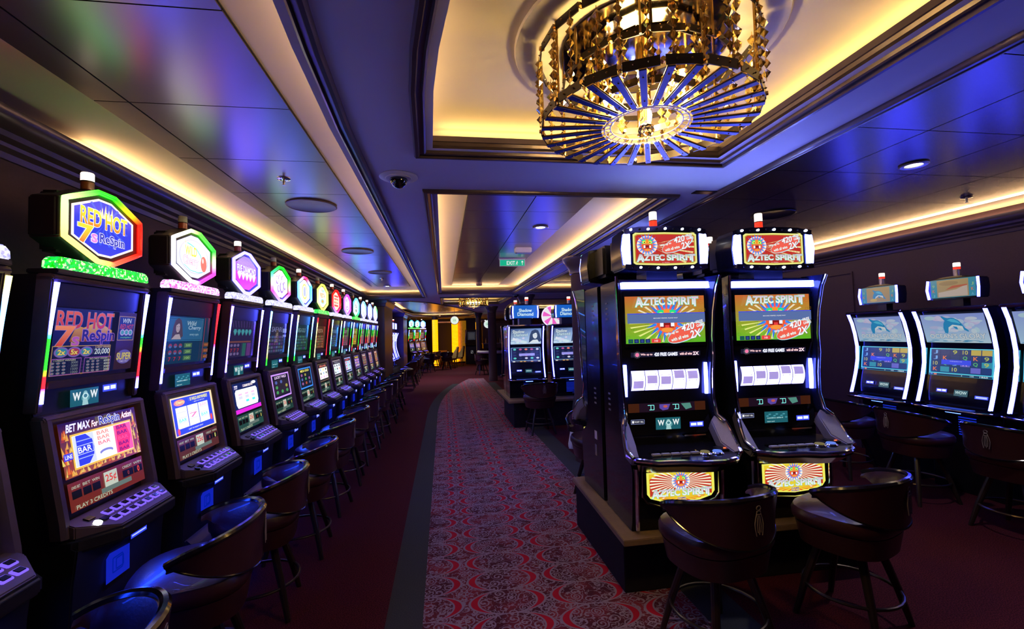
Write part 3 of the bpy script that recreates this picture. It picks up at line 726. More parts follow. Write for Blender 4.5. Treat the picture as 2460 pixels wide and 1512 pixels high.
def art_top_1():
    a = Art(.47, .27); Wd = .233
    a.rect(-Wd, -.14, Wd, .14, (.006, .008, .045)); q = .42
    a.poly([(-.15, -.0), (.10, .0), (.09, .05), (.0, .09), (-.08, .06), (-.12, .07)], [(.5*q, .1*q, 0), (.5*q, .1*q, 0), (1.2*q, .6*q, .05*q), (1.4*q, .8*q, .1*q), (1.2*q, .6*q, .05*q), (1.2*q, .6*q, .05*q)])
    a.text('RED HOT', -.065, .092, .315, .068, (.45, .02, .012), out=(.16, .16, .32), off=.05, top=(.62, .10, .02))
    a.text('7', -.175, .022, .09, .082, (.5, .03, .015), out=(.25, .18, .35), off=.04, top=(.75, .22, .02)); a.text('s', -.118, .002, .034, .036, (.35, .08, .35), out=(.4, .25, .1))
    a.text('ReSpin', .012, .020, .19, .062, (.02, .015, .14), out=(.28, .12, .48), off=.06)
    a.frame(-Wd+.003, -.137, .090, -.018, .003, (.45, .25, .05))
    for i, (x, s) in enumerate(((-.185, '2x'), (-.120, '5x'), (-.055, '2x'))):
        a.ell(x, -.043, .036, .022, (.16, .10, .35)); a.ell(x, -.043, .028, .016, (.30, .03, .06) if i == 1 else (.03, .2, .28)); a.text(s, x, -.043, .035, .02, (.7, .55, .1), out=(.25, .08, .02))
    a.text('20,000', .038, -.046, .092, .028, (.55, .62, .62)); a.text('3 CREDIT WINNERS', .038, -.025, .09, .008, (.5, .35, .1))
    for k, x in enumerate((-.165, .015)):
        a.frame(x-.065 if k == 0 else x-.082, -.136, x+.085 if k == 0 else x+.073, -.070, .0025, (.28, .08, .42))
        a.text('1 CREDIT WINNERS' if k == 0 else '2ND CREDIT WINNERS', x, -.076, .11, .007, (.4, .4, .3))
        for j in range(4):
            y = -.087-.0135*j; a.text([('3000', '6000'), ('2000', '4000'), ('1500', '3000'), ('1000', '2000')][j][k], x+.05, y, .036, .010, (.42, .45, .42) if k else (.16, .18, .2))
            for i in range(3): a.ell(x-.062+.028*i+(.0 if k == 0 else .0), y, .010, .0052, (.12, .16, .22), 10); a.ell(x-.062+.028*i, y, .005, .003, (.3, .08, .12), 8, lift=False)
    # right hand column
    a.rect(.108, -.135, .230, .138, (.03, .012, .02)); a.frame(.112, .005, .222, .118, .003, (.35, .22, .08)); a.rect(.115, .009, .219, .115, (.012, .025, .11))
    a.text('WIN', .165, .098, .06, .022, (.45, .5, .55), shear=.2); a.text('RED HOT', .167, .070, .09, .022, (.45, .05, .04), shear=.2)
    for i in range(3): a.ell(.140+.027*i, .042, .016, .015, (.35, .3, .5)); a.ell(.140+.027*i, .042, .010, .010, (.05, .25, .25))
    a.text('multipliers', .167, .017, .075, .010, (.1, .4, .2))
    a.ell(.167, -.075, .052, .034, (.10, .08, .30)); a.text('SUPER', .167, -.072, .098, .032, (.5, .42, .12), out=(.15, .08, .02)); a.text('TIMES PAY', .167, -.097, .06, .010, (.35, .3, .5))
    a.text('multi-line game rules apply', -.06, -.1395+.004, .26, .005, (.3, .1, .1))
    return a
def person_portrait(a, cx, cy, s, hair, face, bg=None):
    """a plain drawn portrait: hair, face, shoulder"""
    a.poly([(cx-.9*s, cy-1.*s), (cx-.75*s, cy+.2*s), (cx-.5*s, cy+.8*s), (cx, cy+1.*s), (cx+.45*s, cy+.85*s), (cx+.7*s, cy+.3*s), (cx+.95*s, cy-.7*s), (cx+.4*s, cy-1*s)], hair)
    a.poly([(cx-.3*s, cy-.55*s), (cx-.9*s, cy-1.*s), (cx+.7*s, cy-1.*s), (cx+.35*s, cy-.5*s)], face)
    a.ell(cx, cy+.12*s, .33*s, .48*s, face, 20, .1)
    a.poly([(cx-.35*s, cy+.3*s), (cx-.28*s, cy+.62*s), (cx+.1*s, cy+.72*s), (cx+.34*s, cy+.5*s), (cx+.05*s, cy+.5*s)], hair)
    dk = tuple(v*.25 for v in face)
    a.ell(cx-.14*s, cy+.2*s, .08*s, .035*s, dk, 10); a.ell(cx+.16*s, cy+.2*s, .08*s, .035*s, dk, 10); a.ell(cx+.02*s, cy-.13*s, .09*s, .035*s, (face[0]*.8, face[1]*.35, face[2]*.4), 10)
def art_top_2():
    a = Art(.47, .27); a.rect(-.233, -.14, .233, .14, (.006, .03, .07)); a.frame(-.225, -.005, .15, .13, .003, (.03, .2, .35))
    a.rect(-.22, .0, .145, .125, (.02, .10, .20)); person_portrait(a, -.13, .065, .062, (.06, .04, .03), (.34, .28, .26))
    a.text('Wild', .01, .10, .10, .026, (.30, .42, .5), shear=.2); a.text('Cherry', .05, .07, .14, .03, (.3, .42, .55), shear=.2); a.text('every spin', .05, .03, .1, .018, (.2, .34, .42))
    for j in range(3):
        for i in range(3):
            x, y = -.19+.05*i, -.035-.038*j
            if j < 2: a.ell(x, y, .017, .013, (.20, .04, .06)); a.ell(x, y-.006, .012, .006, (.04, .14, .3))
            else: a.text('7', x, y, .02, .022, (.38, .02, .03))
    for j, s in enumerate(('500', '200', '100')): a.rect(-.055, -.048-.038*j, .03, -.02-.038*j, (.05, .12, .06)); a.text(s, -.012, -.034-.038*j, .05, .014, (.25, .45, .12))
    for j, s in enumerate(('1000', '800', '400')): a.rect(.165, -.048-.038*j, .225, -.02-.038*j, (.09, .05, .03)); a.text(s, .195, -.034-.038*j, .045, .014, (.5, .12, .03))
    a.line([(.155, -.138), (.155, .138)], .004, (.4, .04, .04)); return a
def art_top_3():
    a = Art(.47, .27); a.rect(-.233, -.14, .233, .14, (.02, .015, .06))
    for i in range(9): a.line([(-.2+.05*i, .135), (-.17+.045*i, .085)], .004, (.10, .05, .22))
    for i in range(5): x = -.14+.065*i; a.poly([(x-.028, .055), (x-.016, .072), (x+.016, .072), (x+.028, .055), (x, .022)], (.05, .26, .30))
    a.rect(-.22, -.03, .15, -.018, (.15, .05, .05))
    for j in range(3):
        for i in range(3): 
            if j == 1: a.text('7', -.18+.055*i, -.055-.032*j, .028, .026, (.34, .03, .05))
            else: a.ell(-.18+.055*i, -.05-.032*j, .018, .011, (.14, .10, .24))
    a.rect(.0, -.135, .06, -.035, (.02, .10, .09)); a.rect(.08, -.135, .15, -.035, (.10, .03, .16)); return a
def art_top_gen(k):
    rnd = random.Random(k); a = Art(.47, .27)
    bg = [(.02, .02, .05), (.012, .03, .035), (.07, .03, .015), (.012, .03, .05), (.05, .03, .05), (.16, .09, .02), (.02, .03, .06), (.02, .03, .06), (.02, .02, .05)][k % 9]
    a.rect(-.233, -.14, .233, .14, bg)
    a.text(['SAFARI', 'MEGA GOLD', 'FIESTA', 'DOUBLE', 'LUCKY 7', 'TREASURE', 'WILD', 'BONUS', 'JACKPOT'][k % 9], -.03, .08, .26, .045, tuple(min(.4, v*6+.05) for v in bg), shear=.1)
    if k == 0: person_portrait(a, -.02, .02, .06, (.07, .05, .05), (.22, .17, .15)); a.rect(.12, .05, .22, .09, (.2, .24, .5)); a.rect(.13, .01, .22, .03, (.2, .24, .5))
    for j in range(5):
        for i in range(6):
            a.rect(-.21+.062*i, -.13+.032*j, -.165+.062*i, -.108+.032*j, tuple(v*rnd.uniform(1, 5)+.004 for v in bg), lift=(i+j == 0))
    return a
def oct_sign(a, cols):
    s = .80
    a.poly([(x*s, y*s) for x, y in OCT], cols)
def art_oct(k):
    a = Art(.4, .28); s = .80
    P = [(x*s, y*s) for x, y in OCT]; P2 = [(x*.74, y*.74) for x, y in OCT]
    if k == 0:
        a.poly(P, (3.6, 2.2, 1.7)); a.poly(P2, (.03, .05, 1.25))
        for i in range(16): t = PI/16+2*PI*i/16; a.poly([(0, .02), (.15*math.cos(t-.05), .02+.10*math.sin(t-.05)), (.15*math.cos(t+.05), .02+.10*math.sin(t+.05))], (.06, .14, 1.6), i == 0)
        for i, (x, h) in enumerate(((-.02, .035), (.0, .05), (.02, .032), (.04, .045), (-.035, .022))): a.poly([(x-.012, .045), (x+.012, .045), (x+.004, .06+h)], (3.2, 1.9, .6))
        a.text('RED HOT', .0, .035, .285, .072, (2.4, .22, .03), out=(3.4, 3.2, 3.6), off=.05, top=(2.6, 1.6, .05))
        a.text('7', -.115, -.045, .075, .075, (2.2, .2, .03), out=(3.2, 3., 1.), off=.05, top=(2.6, 1.3, .05)); a.text('s', -.066, -.055, .03, .036, (1.4, .3, 1.2), out=(3.2, 3., 3.2))
        a.text('ReSpin', .045, -.052, .155, .052, (.04, .05, .6), out=(3.2, 3., 3.4), off=.06)
    elif k == 1:
        a.poly(P, (1.5, 1.6, 3.6)); a.ell(0, 0, .165, .105, (.8, .8, 2.2)); a.ell(0, 0, .155, .098, (2.6, 2.7, 4.)); a.frame
        a.line([(-.08, .075), (-.04, .07), (.02, .055), (.07, .02), (.09, -.015)], .007, (.1, 1.5, 1.)); a.poly([(-.09, .075), (-.115, .10), (-.10, .07)], (.9, 1.8, .5))
        a.text('WILD', -.04, .030, .125, .055, (3.2, 2.7, .1), out=(3.4, 3.4, 3.), off=.04); a.text('Cherry', -.04, -.035, .17, .062, (3., 1.8, 2.2), out=(2.4, .2, .5), off=.05)
        a.ell(.105, -.03, .036, .05, (2.6, .25, .2)); a.ell(.095, -.01, .01, .016, (3.4, 1.4, 1.2)); a.line([(-.12, -.06), (-.05, -.088), (.04, -.092), (.09, -.082)], .004, (.1, .9, .9))
    elif k == 2:
        a.poly(P, [(.4, .1, 1.8)]*8); a.poly([(-.195, -.0), (.195, -.0), (.195, -.06), (.045, -.128), (-.045, -.128), (-.195, -.06)], (1., .05, 1.8))
        for i in range(9): a.rect(-.17+.012*abs(i-2), .05+.009*i-.0, .17-.012*abs(i-2), .053+.009*i, (.5, .6, 2.2)) if .05+.009*i < .125 else None
        a.text('FIVE DIAMOND', 0, .026, .34, .050, (2.3, 2.3, 4.4), out=(.4, .3, 2.), off=.05)
        for i in range(5): x = -.13+.065*i; a.poly([(x-.034, -.012), (x-.018, .004), (x+.018, .004), (x+.034, -.012), (x, -.060)], (3.4, 3.2, 5.))
    else:
        bg, c1, c2 = [((2.2, 2., 3.8), (.5, .3, 1.4), (3, 3, 4)), ((1.6, 1.7, 3.), (2.6, 2.1, .1), (.3, .4, 1.5)), ((3., 3.2, 2.4), (.2, .9, .8), (2.2, .5, .1)), ((3.2, 1.5, .8), (2.2, .1, .1), (.8, .1, .3)), ((1.6, 1.4, 4.), (.5, .3, 1.6), (3., 2.6, 4.)),
                       ((2.8, 3.4, 3.4), (.3, .7, .6), (.4, .3, .3)), ((2.6, 3., 4.), (.5, .8, 1.8), (.9, .9, .6)), ((2.6, 2.7, 4.), (.8, .8, 1.8), (.6, .5, 1.)), ((3., 3.4, 3.), (.8, 1.4, .3), (.5, .5, .6))][(k-3) % 9]
        a.poly(P, bg); rnd = random.Random(k)
        if k == 4: a.ell(0, 0, .095, .085, c1); a.ell(0, 0, .075, .068, bg); a.rect(-.03, -.05, .03, .05, c2); a.rect(-.018, -.05, -.008, .05, bg); a.rect(.008, -.05, .018, .05, bg)
        elif k == 3: 
            for x, y, r in ((-.09, .03, .035), (-.03, .05, .03), (.05, .04, .04), (.1, -.01, .035), (-.06, -.05, .03), (.02, -.03, .05)): a.ell(x, y, r, r*1.1, c1); a.ell(x+.006, y+.004, r*.7, r*.8, c2)
            a.text('Pearls', -.05, .03, .17, .05, (3.4, 3.2, 4.4), out=c1)
        elif k == 6:
            for j in range(4): a.rect(-.12, -.075+.045*j, .12, -.05+.045*j, c1)
            a.text('WIN', 0, .0, .20, .05, (3, 2.6, .6), out=c2)
        else:
            a.text(['', '', '', '', '', 'FIESTA', '', 'DIVA', 'DOUBLE', 'GOLD', 'WILD', 'STAR'][k], 0, .02, .22, .05, c2, out=c1); a.ell(0, -.055, .08, .03, c1); a.ell(0, -.055, .05, .018, c2)
            for i in range(5): a.ell(rnd.uniform(-.12, .12), rnd.uniform(.05, .09), .016, .016, rnd.choice((c1, c2)), 8)
    return a
RINGC = [  # colours round the octagon, starting at its upper left corner, clockwise
    [(3.4, 5.5, 2.2), (.6, 6, .5), (.4, 5.6, .3), (5.5, .35, .25), (5., .3, .2), (5.5, 1.2, .8), (4.6, 4.6, 1.4), (5.5, 4.4, 1.6)],
    [(5.5, 5, 5), (4., 5.5, 2.4), (1.2, 6, .8), (.6, 5.5, .8), (6, .8, 4), (4, .7, 4.5), (5.5, 5, 5), (5, 4.8, 5)],
    [(3.2, 3., 9)]*8,
    [(.6, 5, 2.), (.2, 5, .5), (.2, 5.5, .4), (.3, 5.5, .4), (5, .8, 3.), (3, 3, 8), (3, 2.6, 8), (5, .8, 3)],
    [(2, 5, 8), (5.5, .5, 2), (5.5, .4, 1.), (1., 5, 6), (2, 3.6, 8), (3, 3, 8), (2.6, 3.4, 8), (2, 4, 8)],
    [(3.6, 5, 1.4), (3.6, 5, 1.), (4.4, 5, 1.), (4.2, 5, 1.4), (4, 5, 1.4), (5, 4.4, 1.4), (5, 3.4, 1.), (4, 5, 2)],
    [(5.5, .3, .2), (5.5, .2, .2), (5.5, .2, .2), (5.5, .2, .5), (5.5, .4, .8), (4.5, .6, 2.), (3, 2, 7), (5.5, .6, 1.)],
    [(3.4, 1.4, 6.5), (4.2, 1., 5.5), (4.2, .8, 5.5), (3.4, 1.2, 6.5), (4.4, .8, 4.5), (3, 2, 7), (3, 2.4, 8), (3, 1.8, 8)],
    [(1.2, 5, 5), (1, 5, 4.5), (2, 5, 6), (2, 4, 7), (1, 5, 3), (.6, 5.5, 1), (1, 5.5, 1), (3, 4, 5)],
    [(2.6, 3.2, 8), (2, 4.4, 5), (1.4, 5, 4), (2, 4, 7), (3, 3, 8), (3, 3, 8), (3, 3, 8), (3, 3.4, 7)],
    [(2.6, 3.2, 8)]*4+[(3, 3, 8)]*4,
    [(2.6, 3.6, 7), (2, 4.4, 3), (2.4, 5, 1.6), (1.2, 5.4, 1.6), (3, 3.4, 7), (3, 3, 8), (3, 3, 8), (3, 3.4, 7)]]
BARS = [([BW, BW, BW, BG, BG, BRr, BW], [BW, BW, BW, BG, BRr, BRr, BW]), ([BW, BW, BW], [BRr, BRr, BRr, BW, BW]), ([BV, BW, BV, BV], [BW, BV, BV]), ([BC, BC, BY, BG], [BW, BW, BC, BG]),
        ([BY, BC, BC, BG], [BC, BC, BG, BG]), ([BRr, BY, BY, BY], [BRr, BRr, BRr]), ([BC, BY, BC, BG], [BY, BC, BC, BG]), ([BW, BG, BRr, BC], [BC, BG, BRr, BC]),
        ([BW, BC, BG, BRr], [BC, BG, BG, BRr]), ([BC, BG, BRr, BC], [BW, BG, BRr, BC]), ([BC, BG, BRr, BC], [BW, BG, BRr, BC]), ([BC, BG, BRr, BC], [BW, BG, BRr, BC])]
GLIT = [glit_g, glit_p, glit_w, glit_w, glit_w, glit_g, glit_w, glit_w, glit_g, glit_w, glit_w, glit_w]
MLAB = ['slot machine with green glitter strip under its octagon sign, nearest in left row',
        'slot machine under a white octagon sign with cherries and a pink speckled glitter strip',
        'slot machine under a violet octagon sign with five white diamonds, third in the left row',
        'slot machine under a green and pink rimmed octagon sign, fourth in the left row',
        'slot machine under an octagon sign with a yellow ring emblem, fifth in the left row',
        'slot machine with yellow rimmed octagon sign and red light bar, sixth in left row',
        'slot machine under a red rimmed octagon sign, seventh in the left row',
        'slot machine under a purple rimmed octagon sign, eighth in the left row',
        'slot machine with green glitter strip far down the left row, ninth from the camera',
        'slot machine in the left row, third from its far end by the wooden pier',
        'slot machine in the left row, last but one before the wooden pier',
        'slot machine at the far end of the left row, beside the wooden pier']
def octo_dress(t, k):
    """artwork and lights that differ from machine to machine"""
    (art_reel_1, art_reel_2, art_reel_3)[k]().build('reel_screen', t, (0, -.290, 1.122), tilt=-math.atan2(.07, .45)) if k < 3 else art_reel_gen(k-3).build('reel_screen', t, (0, -.290, 1.122), tilt=-math.atan2(.07, .45))
    art_pay(k).build('credit_display', t, (0, -.318, .938), tilt=-math.atan2(.07, .45))
    ((art_top_1, art_top_2, art_top_3)[k]() if k < 3 else art_top_gen(k-3)).build('top_screen', t, (0, -.2555, 1.562), tilt=math.atan2(.05, .49))
    art_wow(k in (0, 2)).build('info_display', t, (-.05, -.2485, 1.322), tilt=.0)
    art_reader().build('card_reader', t, (.10, -.2485, 1.345))
    if k == 0:
        for q in bpy.data.objects:
            if q.name.startswith('round_button') and q.parent and q.parent.parent == t: q.data = q.data.copy(); q.data.materials[0] = emis('white_button', (.8, .9, 1), 3.)
    for s, st in zip((-1, 1), BARS[k]):
        n = 33; pts = []
        for i in range(n):
            f = i/(n-1); z = 1.797-.475*f; pts.append((s*.277, -.303+.052*f+.006*math.sin(PI*f), z))
        col_tube('light_bar', t, pts, .0095, bar_cols(st, n), 6)
    # octagon ring
    rc = RINGC[k]; P = []; C = []
    for i in range(8):
        a, b = OCT[i], OCT[(i+1) % 8]
        for j in range(6):
            f = j/6; P.append((a[0]*.97*(1-f)+b[0]*.97*f, -.292, a[1]*.97*(1-f)+b[1]*.97*f)); C.append(tuple(rc[i][q]*(1-f)+rc[(i+1) % 8][q]*f for q in range(3)))
    mb = MB(); mb.tube(P, .0115, 8, closed=True)
    me = bpy.data.meshes.new('topper_ring'); me.from_pydata(mb.v, [], mb.f); at = me.color_attributes.new('Col', 'FLOAT_COLOR', 'CORNER'); fl = []
    for p in me.polygons:
        for i in p.vertices: q_ = C[i//8]; fl += [*[c*k2*(c/max(q_))**.9 for c, k2 in zip(q_, (.8, .8, 2. if q_[2] == max(q_) else .8))], 1]
    at.data.foreach_set('color', fl); me.materials.append(art_m); me.polygons.foreach_set('use_smooth', [True]*len(me.polygons))
    o = bpy.data.objects.new('topper_ring', me); COL.objects.link(o); o.parent = t; o.location = (0, 0, 2.071)
    art_oct(k).build('topper_sign', t, (0, -.2865, 2.071))
    g = [(-.285, 1.852), (.285, 1.852), (.282, 1.885), (.262, 1.902), (-.262, 1.902), (-.282, 1.885)]
    MB().prism(g, 'y', -.305, -.25).build('glitter_strip', GLIT[k], t, bevel=.005)
    candle(t, 0 if k in (1, 3, 5, 8) else 1)
MY = [2.305+.755*k for k in range(12)]
machines = []
for k in range(12):
    t = OB if k == 0 else dup(OB)
    machines.append(t)
    t.location = (-1.80, MY[k], 0); t.rotation_euler = (0, 0, PI/2)
    t['label'] = MLAB[k]; t['group'] = 'slot machines along the left wall'
m0 = dup(OB, (-1.80, 1.55, 0), PI/2, 'slot machine cut off by the left edge of the picture', 'slot machines along the left wall')
for k, t in enumerate(machines): octo_dress(t, k)
octo_dress(m0, 6)
tag(MB().box(-1.86, -1.42, -1.2, 11.0, 0, .28).build('slot_bench', plinth_m, bevel=.01), 'long dark bench that the left row of slot machines stands on', 'bench')

# ================================================================ STOOLS
def make_stool():
    """swivel stool: padded seat, wrap-round back tapering to points, four splayed legs, foot ring; faces +y"""
    t = thing('bar_stool', 'x', 'bar stool')
    def rr(r, k=.92):   # squarish round outline
        P = []
        for i in range(32):
            a = 2*PI*i/32; c, s = math.cos(a), math.sin(a); q = (abs(c)**2.8+abs(s)**2.8)**(-1/2.8)
            P.append((r*q*c*1.0, r*q*s*k))
        return P
    mb = MB(); rings = [(.20, .545), (.235, .55), (.248, .57), (.249, .60), (.238, .625), (.21, .638), (.10, .645), (.01, .647)]
    for r, z in rings: mb.v += [(x, y, z) for x, y in rr(r)]
    n = 32; mb.f = [tuple(range(n))[::-1], tuple(range((len(rings)-1)*n, len(rings)*n))]+[(k*n+i, k*n+(i+1) % n, (k+1)*n+(i+1) % n, (k+1)*n+i) for k in range(len(rings)-1) for i in range(n)]
    mb.m = [0]*len(mb.f); mb.build('seat', leather_m, t)
    mb = MB()
    for r, z in [(.19, .425), (.215, .432), (.235, .545), (.19, .548)]: mb.v += [(x, y, z) for x, y in rr(r)]
    mb.f = [tuple(range(n))[::-1], tuple(range(3*n, 4*n))]+[(k*n+i, k*n+(i+1) % n, (k+1)*n+(i+1) % n, (k+1)*n+i) for k in range(3) for i in range(n)]; mb.m = [0]*len(mb.f)
    mb.build('apron', leather_m, t)
    # back: shell from -112 to +112 degrees round the rear (rear = -y)
    N = 36; A = 97; ins, outs, top = [], [], []
    mb = MB(); prof = []
    for i in range(N+1):
        u = -1+2*i/N; a = R(u*A); e = abs(u)
        zt = .838-.075*e**2-.05*max(0, e-.8)*5*max(0, e-.8); zb = .605+.15*e**2.0
        if zb > zt-.02: zb = zt-.02
        ro, ri = .272, .236; rx = 1.03
        so, co_ = math.sin(a), -math.cos(a)
        row = []
        for r, z in ((ri, zb), (ro-.004, zb-.004), (ro, (zb+zt)/2), (ro-.002, zt), (ri, zt), (ri-.004, (zb+zt)/2)):
            rr_ = r+(.018 if z > .75 else .0)*(1-e*.3); row.append((rr_*so*rx, rr_*co_*.96, z))
        mb.v += row; top.append(((ro+ri)/2*so*rx*1.07, (ro+ri)/2*co_*.96*1.07, zt+.004)); outs.append(row[1])
    fs = [(i*6+j, i*6+(j+1) % 6, (i+1)*6+(j+1) % 6, (i+1)*6+j) for i in range(N) for j in range(6)]+[tuple(range(6)), tuple(range(N*6, N*6+6))]
    mb.f = fs; mb.m = [0]*len(fs); mb.build('backrest', leather_m, t)
    p = MB(); p.tube(top, .0165, 8); 
    p.tube([Vector(q)*1.0 for q in outs], .005, 6)
    p.build('piping', piping_m, t)
    # embroidered emblem on the outside of the back
    em = MB()
    def arcpt(x, z, o=.0045): a = x/.27; return ((.278+o)*math.sin(a)*1.03, -(.278+o)*math.cos(a)*.965, z)
    def stroke(P, w=.0026): em.tube([arcpt(x, z) for x, z in P], w, 4)
    stroke([(.011*math.cos(a), .805+.011*math.sin(a)) for a in [2*PI*i/12 for i in range(13)]])
    for s in (-1, 1):
        stroke([(s*.009, .79), (s*.012, .775), (s*.018, .755), (s*.022, .73), (s*.020, .705), (s*.015, .675)])
        stroke([(s*.004, .775), (s*.008, .75), (s*.010, .72), (s*.007, .69)])
    stroke([(-.010, .79), (.010, .79)]); stroke([(-.012, .775), (.012, .775)]); stroke([(0, .77), (0, .68)])
    em.build('emblem', emblem_m, t)
    # legs
    for a in (45, 135, 225, 315):
        c, s = math.cos(R(a)), math.sin(R(a))
        MB().tube([(c*.13, s*.13, .44), (c*.21, s*.21, .20), (c*.265, s*.265, .0)], [.021, .019, .014], 10).build('leg', leg_m, t)
    q = [(.216*math.cos(2*PI*i/28)*1.0, .216*math.sin(2*PI*i/28), .185) for i in range(28)]
    MB().tube(q, .009, 8, closed=True).build('foot_ring', mat('brushed_foot_ring', (.10, .08, .07), .3, .9), t)
    MB().lathe([(.001, .385), (.06, .385), (.06, .43), (.001, .43)], 20).build('swivel', gunmetal_m, t)
    t.scale = (1, 1, .93)
    return t
ST = make_stool()
def stool(x, y, rz, label, group, first=[True]):
    if first[0]: first[0] = False; t = ST; t.location = (x, y, 0); t.rotation_euler = (0, 0, rz); t['label'] = label; t['group'] = group; return t
    return dup(ST, (x, y, 0), rz, label, group)
ordn = ['nearest', 'second', 'third', 'fourth', 'fifth', 'sixth', 'seventh', 'eighth', 'ninth', 'tenth', 'eleventh', 'twelfth']
rnd = random.Random(11)
stool(-1.05, 1.38, R(90+14), 'dark leather bar stool whose back corner rises from the bottom left edge', 'stools along the left wall')
for k in range(12):
    dy, dr = [(-.10, 14), (-.18, 8), (-.22, 4), (-.20, -4), (-.16, 5)][k] if k < 5 else (-.15+rnd.uniform(-.05, .05), rnd.uniform(-12, 12))
    stool(-1.085+rnd.uniform(-.015, .015), MY[k]+dy, R(90+dr), 'dark leather bar stool at the %s machine of the left row%s' % (ordn[k], ['', ' behind it', '', '', '', '', '', '', '', '', '', ', by the pier'][k] if k != 1 else ''), 'stools along the left wall')

# ================================================================ AZTEC MACHINES (island)
def mask(a, cx, cy, s, full=True):
    """feathered red mask with green brows and open mouth"""
    a.burst(cx, cy, s*.62, s*1.28, 18, (.03, .16, 1.1), .9); a.burst(cx, cy, s*.6, s*1.05, 18, (1.5, .10, .12), .7, PI/18); a.burst(cx, cy, s*.5, s*.92, 18, (.05, .35, 1.4), .7)
    a.ell(cx, cy-.05*s, .62*s, .66*s, (1.1, .12, .03)); a.poly([(cx-.62*s, cy+.1*s), (cx-.5*s, cy+.55*s), (cx+.5*s, cy+.55*s), (cx+.62*s, cy+.1*s)], (.02, .75, .25))
    a.poly([(cx-.2*s, cy+.12*s), (cx-.16*s, cy+.6*s), (cx+.16*s, cy+.6*s), (cx+.2*s, cy+.12*s)], (1.6, .3, .03))
    for q in (-1, 1):
        a.ell(cx+q*.33*s, cy+.27*s, .17*s, .16*s, (1.2, 1.6, .1)); a.ell(cx+q*.30*s, cy+.25*s, .07*s, .08*s, (.02, .1, .02))
    a.poly([(cx-.45*s, cy-.05*s), (cx+.45*s, cy-.05*s), (cx+.38*s, cy-.42*s), (cx-.38*s, cy-.42*s)], (.25, .01, .01))
    for q in (-1, 1): a.rect(cx+q*.31*s-.1*s, cy-.36*s, cx+q*.31*s+.1*s, cy-.06*s, (1.5, 1.5, 2.))
    a.rect(cx-.12*s, cy-.42*s, cx+.12*s, cy-.28*s, (.9, .05, .05)); a.ell(cx, cy-.55*s, .34*s, .12*s, (1.5, .32, .05))
def aztec_title(a, cx, cy, w, h):
    c, o = (1.3, 1.2, 1.5), (.05, .75, .45)
    a.text('AZTEC', cx-w*.25, cy, w*.44, h, c, out=o, off=.06, top=(.75, .45, .6)); a.text('SPIRIT', cx+w*.25, cy, w*.46, h, c, out=o, off=.06, top=(.75, .45, .6))
    a.text('A', cx-w*.445, cy-h*.1, w*.105, h*1.25, c, out=o, off=.06, top=(.75, .45, .6)); a.text('T', cx+w*.46, cy-h*.1, w*.10, h*1.25, c, out=o, off=.06, top=(.75, .45, .6))
def bonus_badge(a, cx, cy, s):
    a.ell(cx, cy, .118*s, .044*s, (.5, 1.1, 1.5), 30, R(22)); a.ell(cx-.004*s, cy-.001*s, .112*s, .039*s, (1.3, .12, .08), 30, R(22))
    W_, o = (1.7, 1.7, 1.9), (.35, .3, .05)
    a.text('Win up to', cx-.085*s, cy-.002*s, .08*s, .018*s, W_, out=o, rot=R(14)); a.text('420', cx+.012*s, cy+.034*s, .075*s, .038*s, W_, out=(.1, .08, .12), rot=R(12), shear=.2)
    a.text('FREE', cx+.082*s, cy+.062*s, .042*s, .015*s, W_, out=(.1, .08, .12), rot=R(12)); a.text('GAMES', cx+.088*s, cy+.042*s, .05*s, .015*s, W_, out=(.1, .08, .12), rot=R(12))
    a.text('with all wins', cx-.04*s, cy-.028*s, .105*s, .018*s, W_, out=o, rot=R(14)); a.text('2X', cx+.055*s, cy-.006*s, .06*s, .042*s, W_, out=(.1, .08, .12), rot=R(12), shear=.2)
def art_az_top():
    a = Art(.42, .21); w, h = .205, .098
    rp = [(-w, -h*.9), (-w*.92, -h), (0, -h*1.06), (w*.92, -h), (w, -h*.9), (w, h*.9), (w*.92, h), (0, h*1.04), (-w*.92, h), (-w, h*.9)]
    a.poly(rp, (1.1, 1., .25)); a.poly([(x*.95, y*.91) for x, y in rp], (.5, .38, .03)); a.poly([(x*.92, y*.87) for x, y in rp], (.55, .03, .02))
    for k in range(16): t = R(-80+k*11); a.poly([(-.11, .02), (-.11+.30*math.cos(t-.03), .02+.18*math.sin(t-.03)), (-.11+.30*math.cos(t+.03), .02+.18*math.sin(t+.03))], (1.5, 1.2, .4), k == 0) if abs(.02+.18*math.sin(t)) < .09 and -.11+.3*math.cos(t) < .19 else None
    a.ell(-.115, .022, .066, .058, (1.6, 1.5, .8)); mask(a, -.115, .024, .058); bonus_badge(a, .080, .026, .92); aztec_title(a, 0, -.056, .37, .034)
    a.text('5 REEL', 0, -.088, .05, .006, (.8, .4, .4)); return a
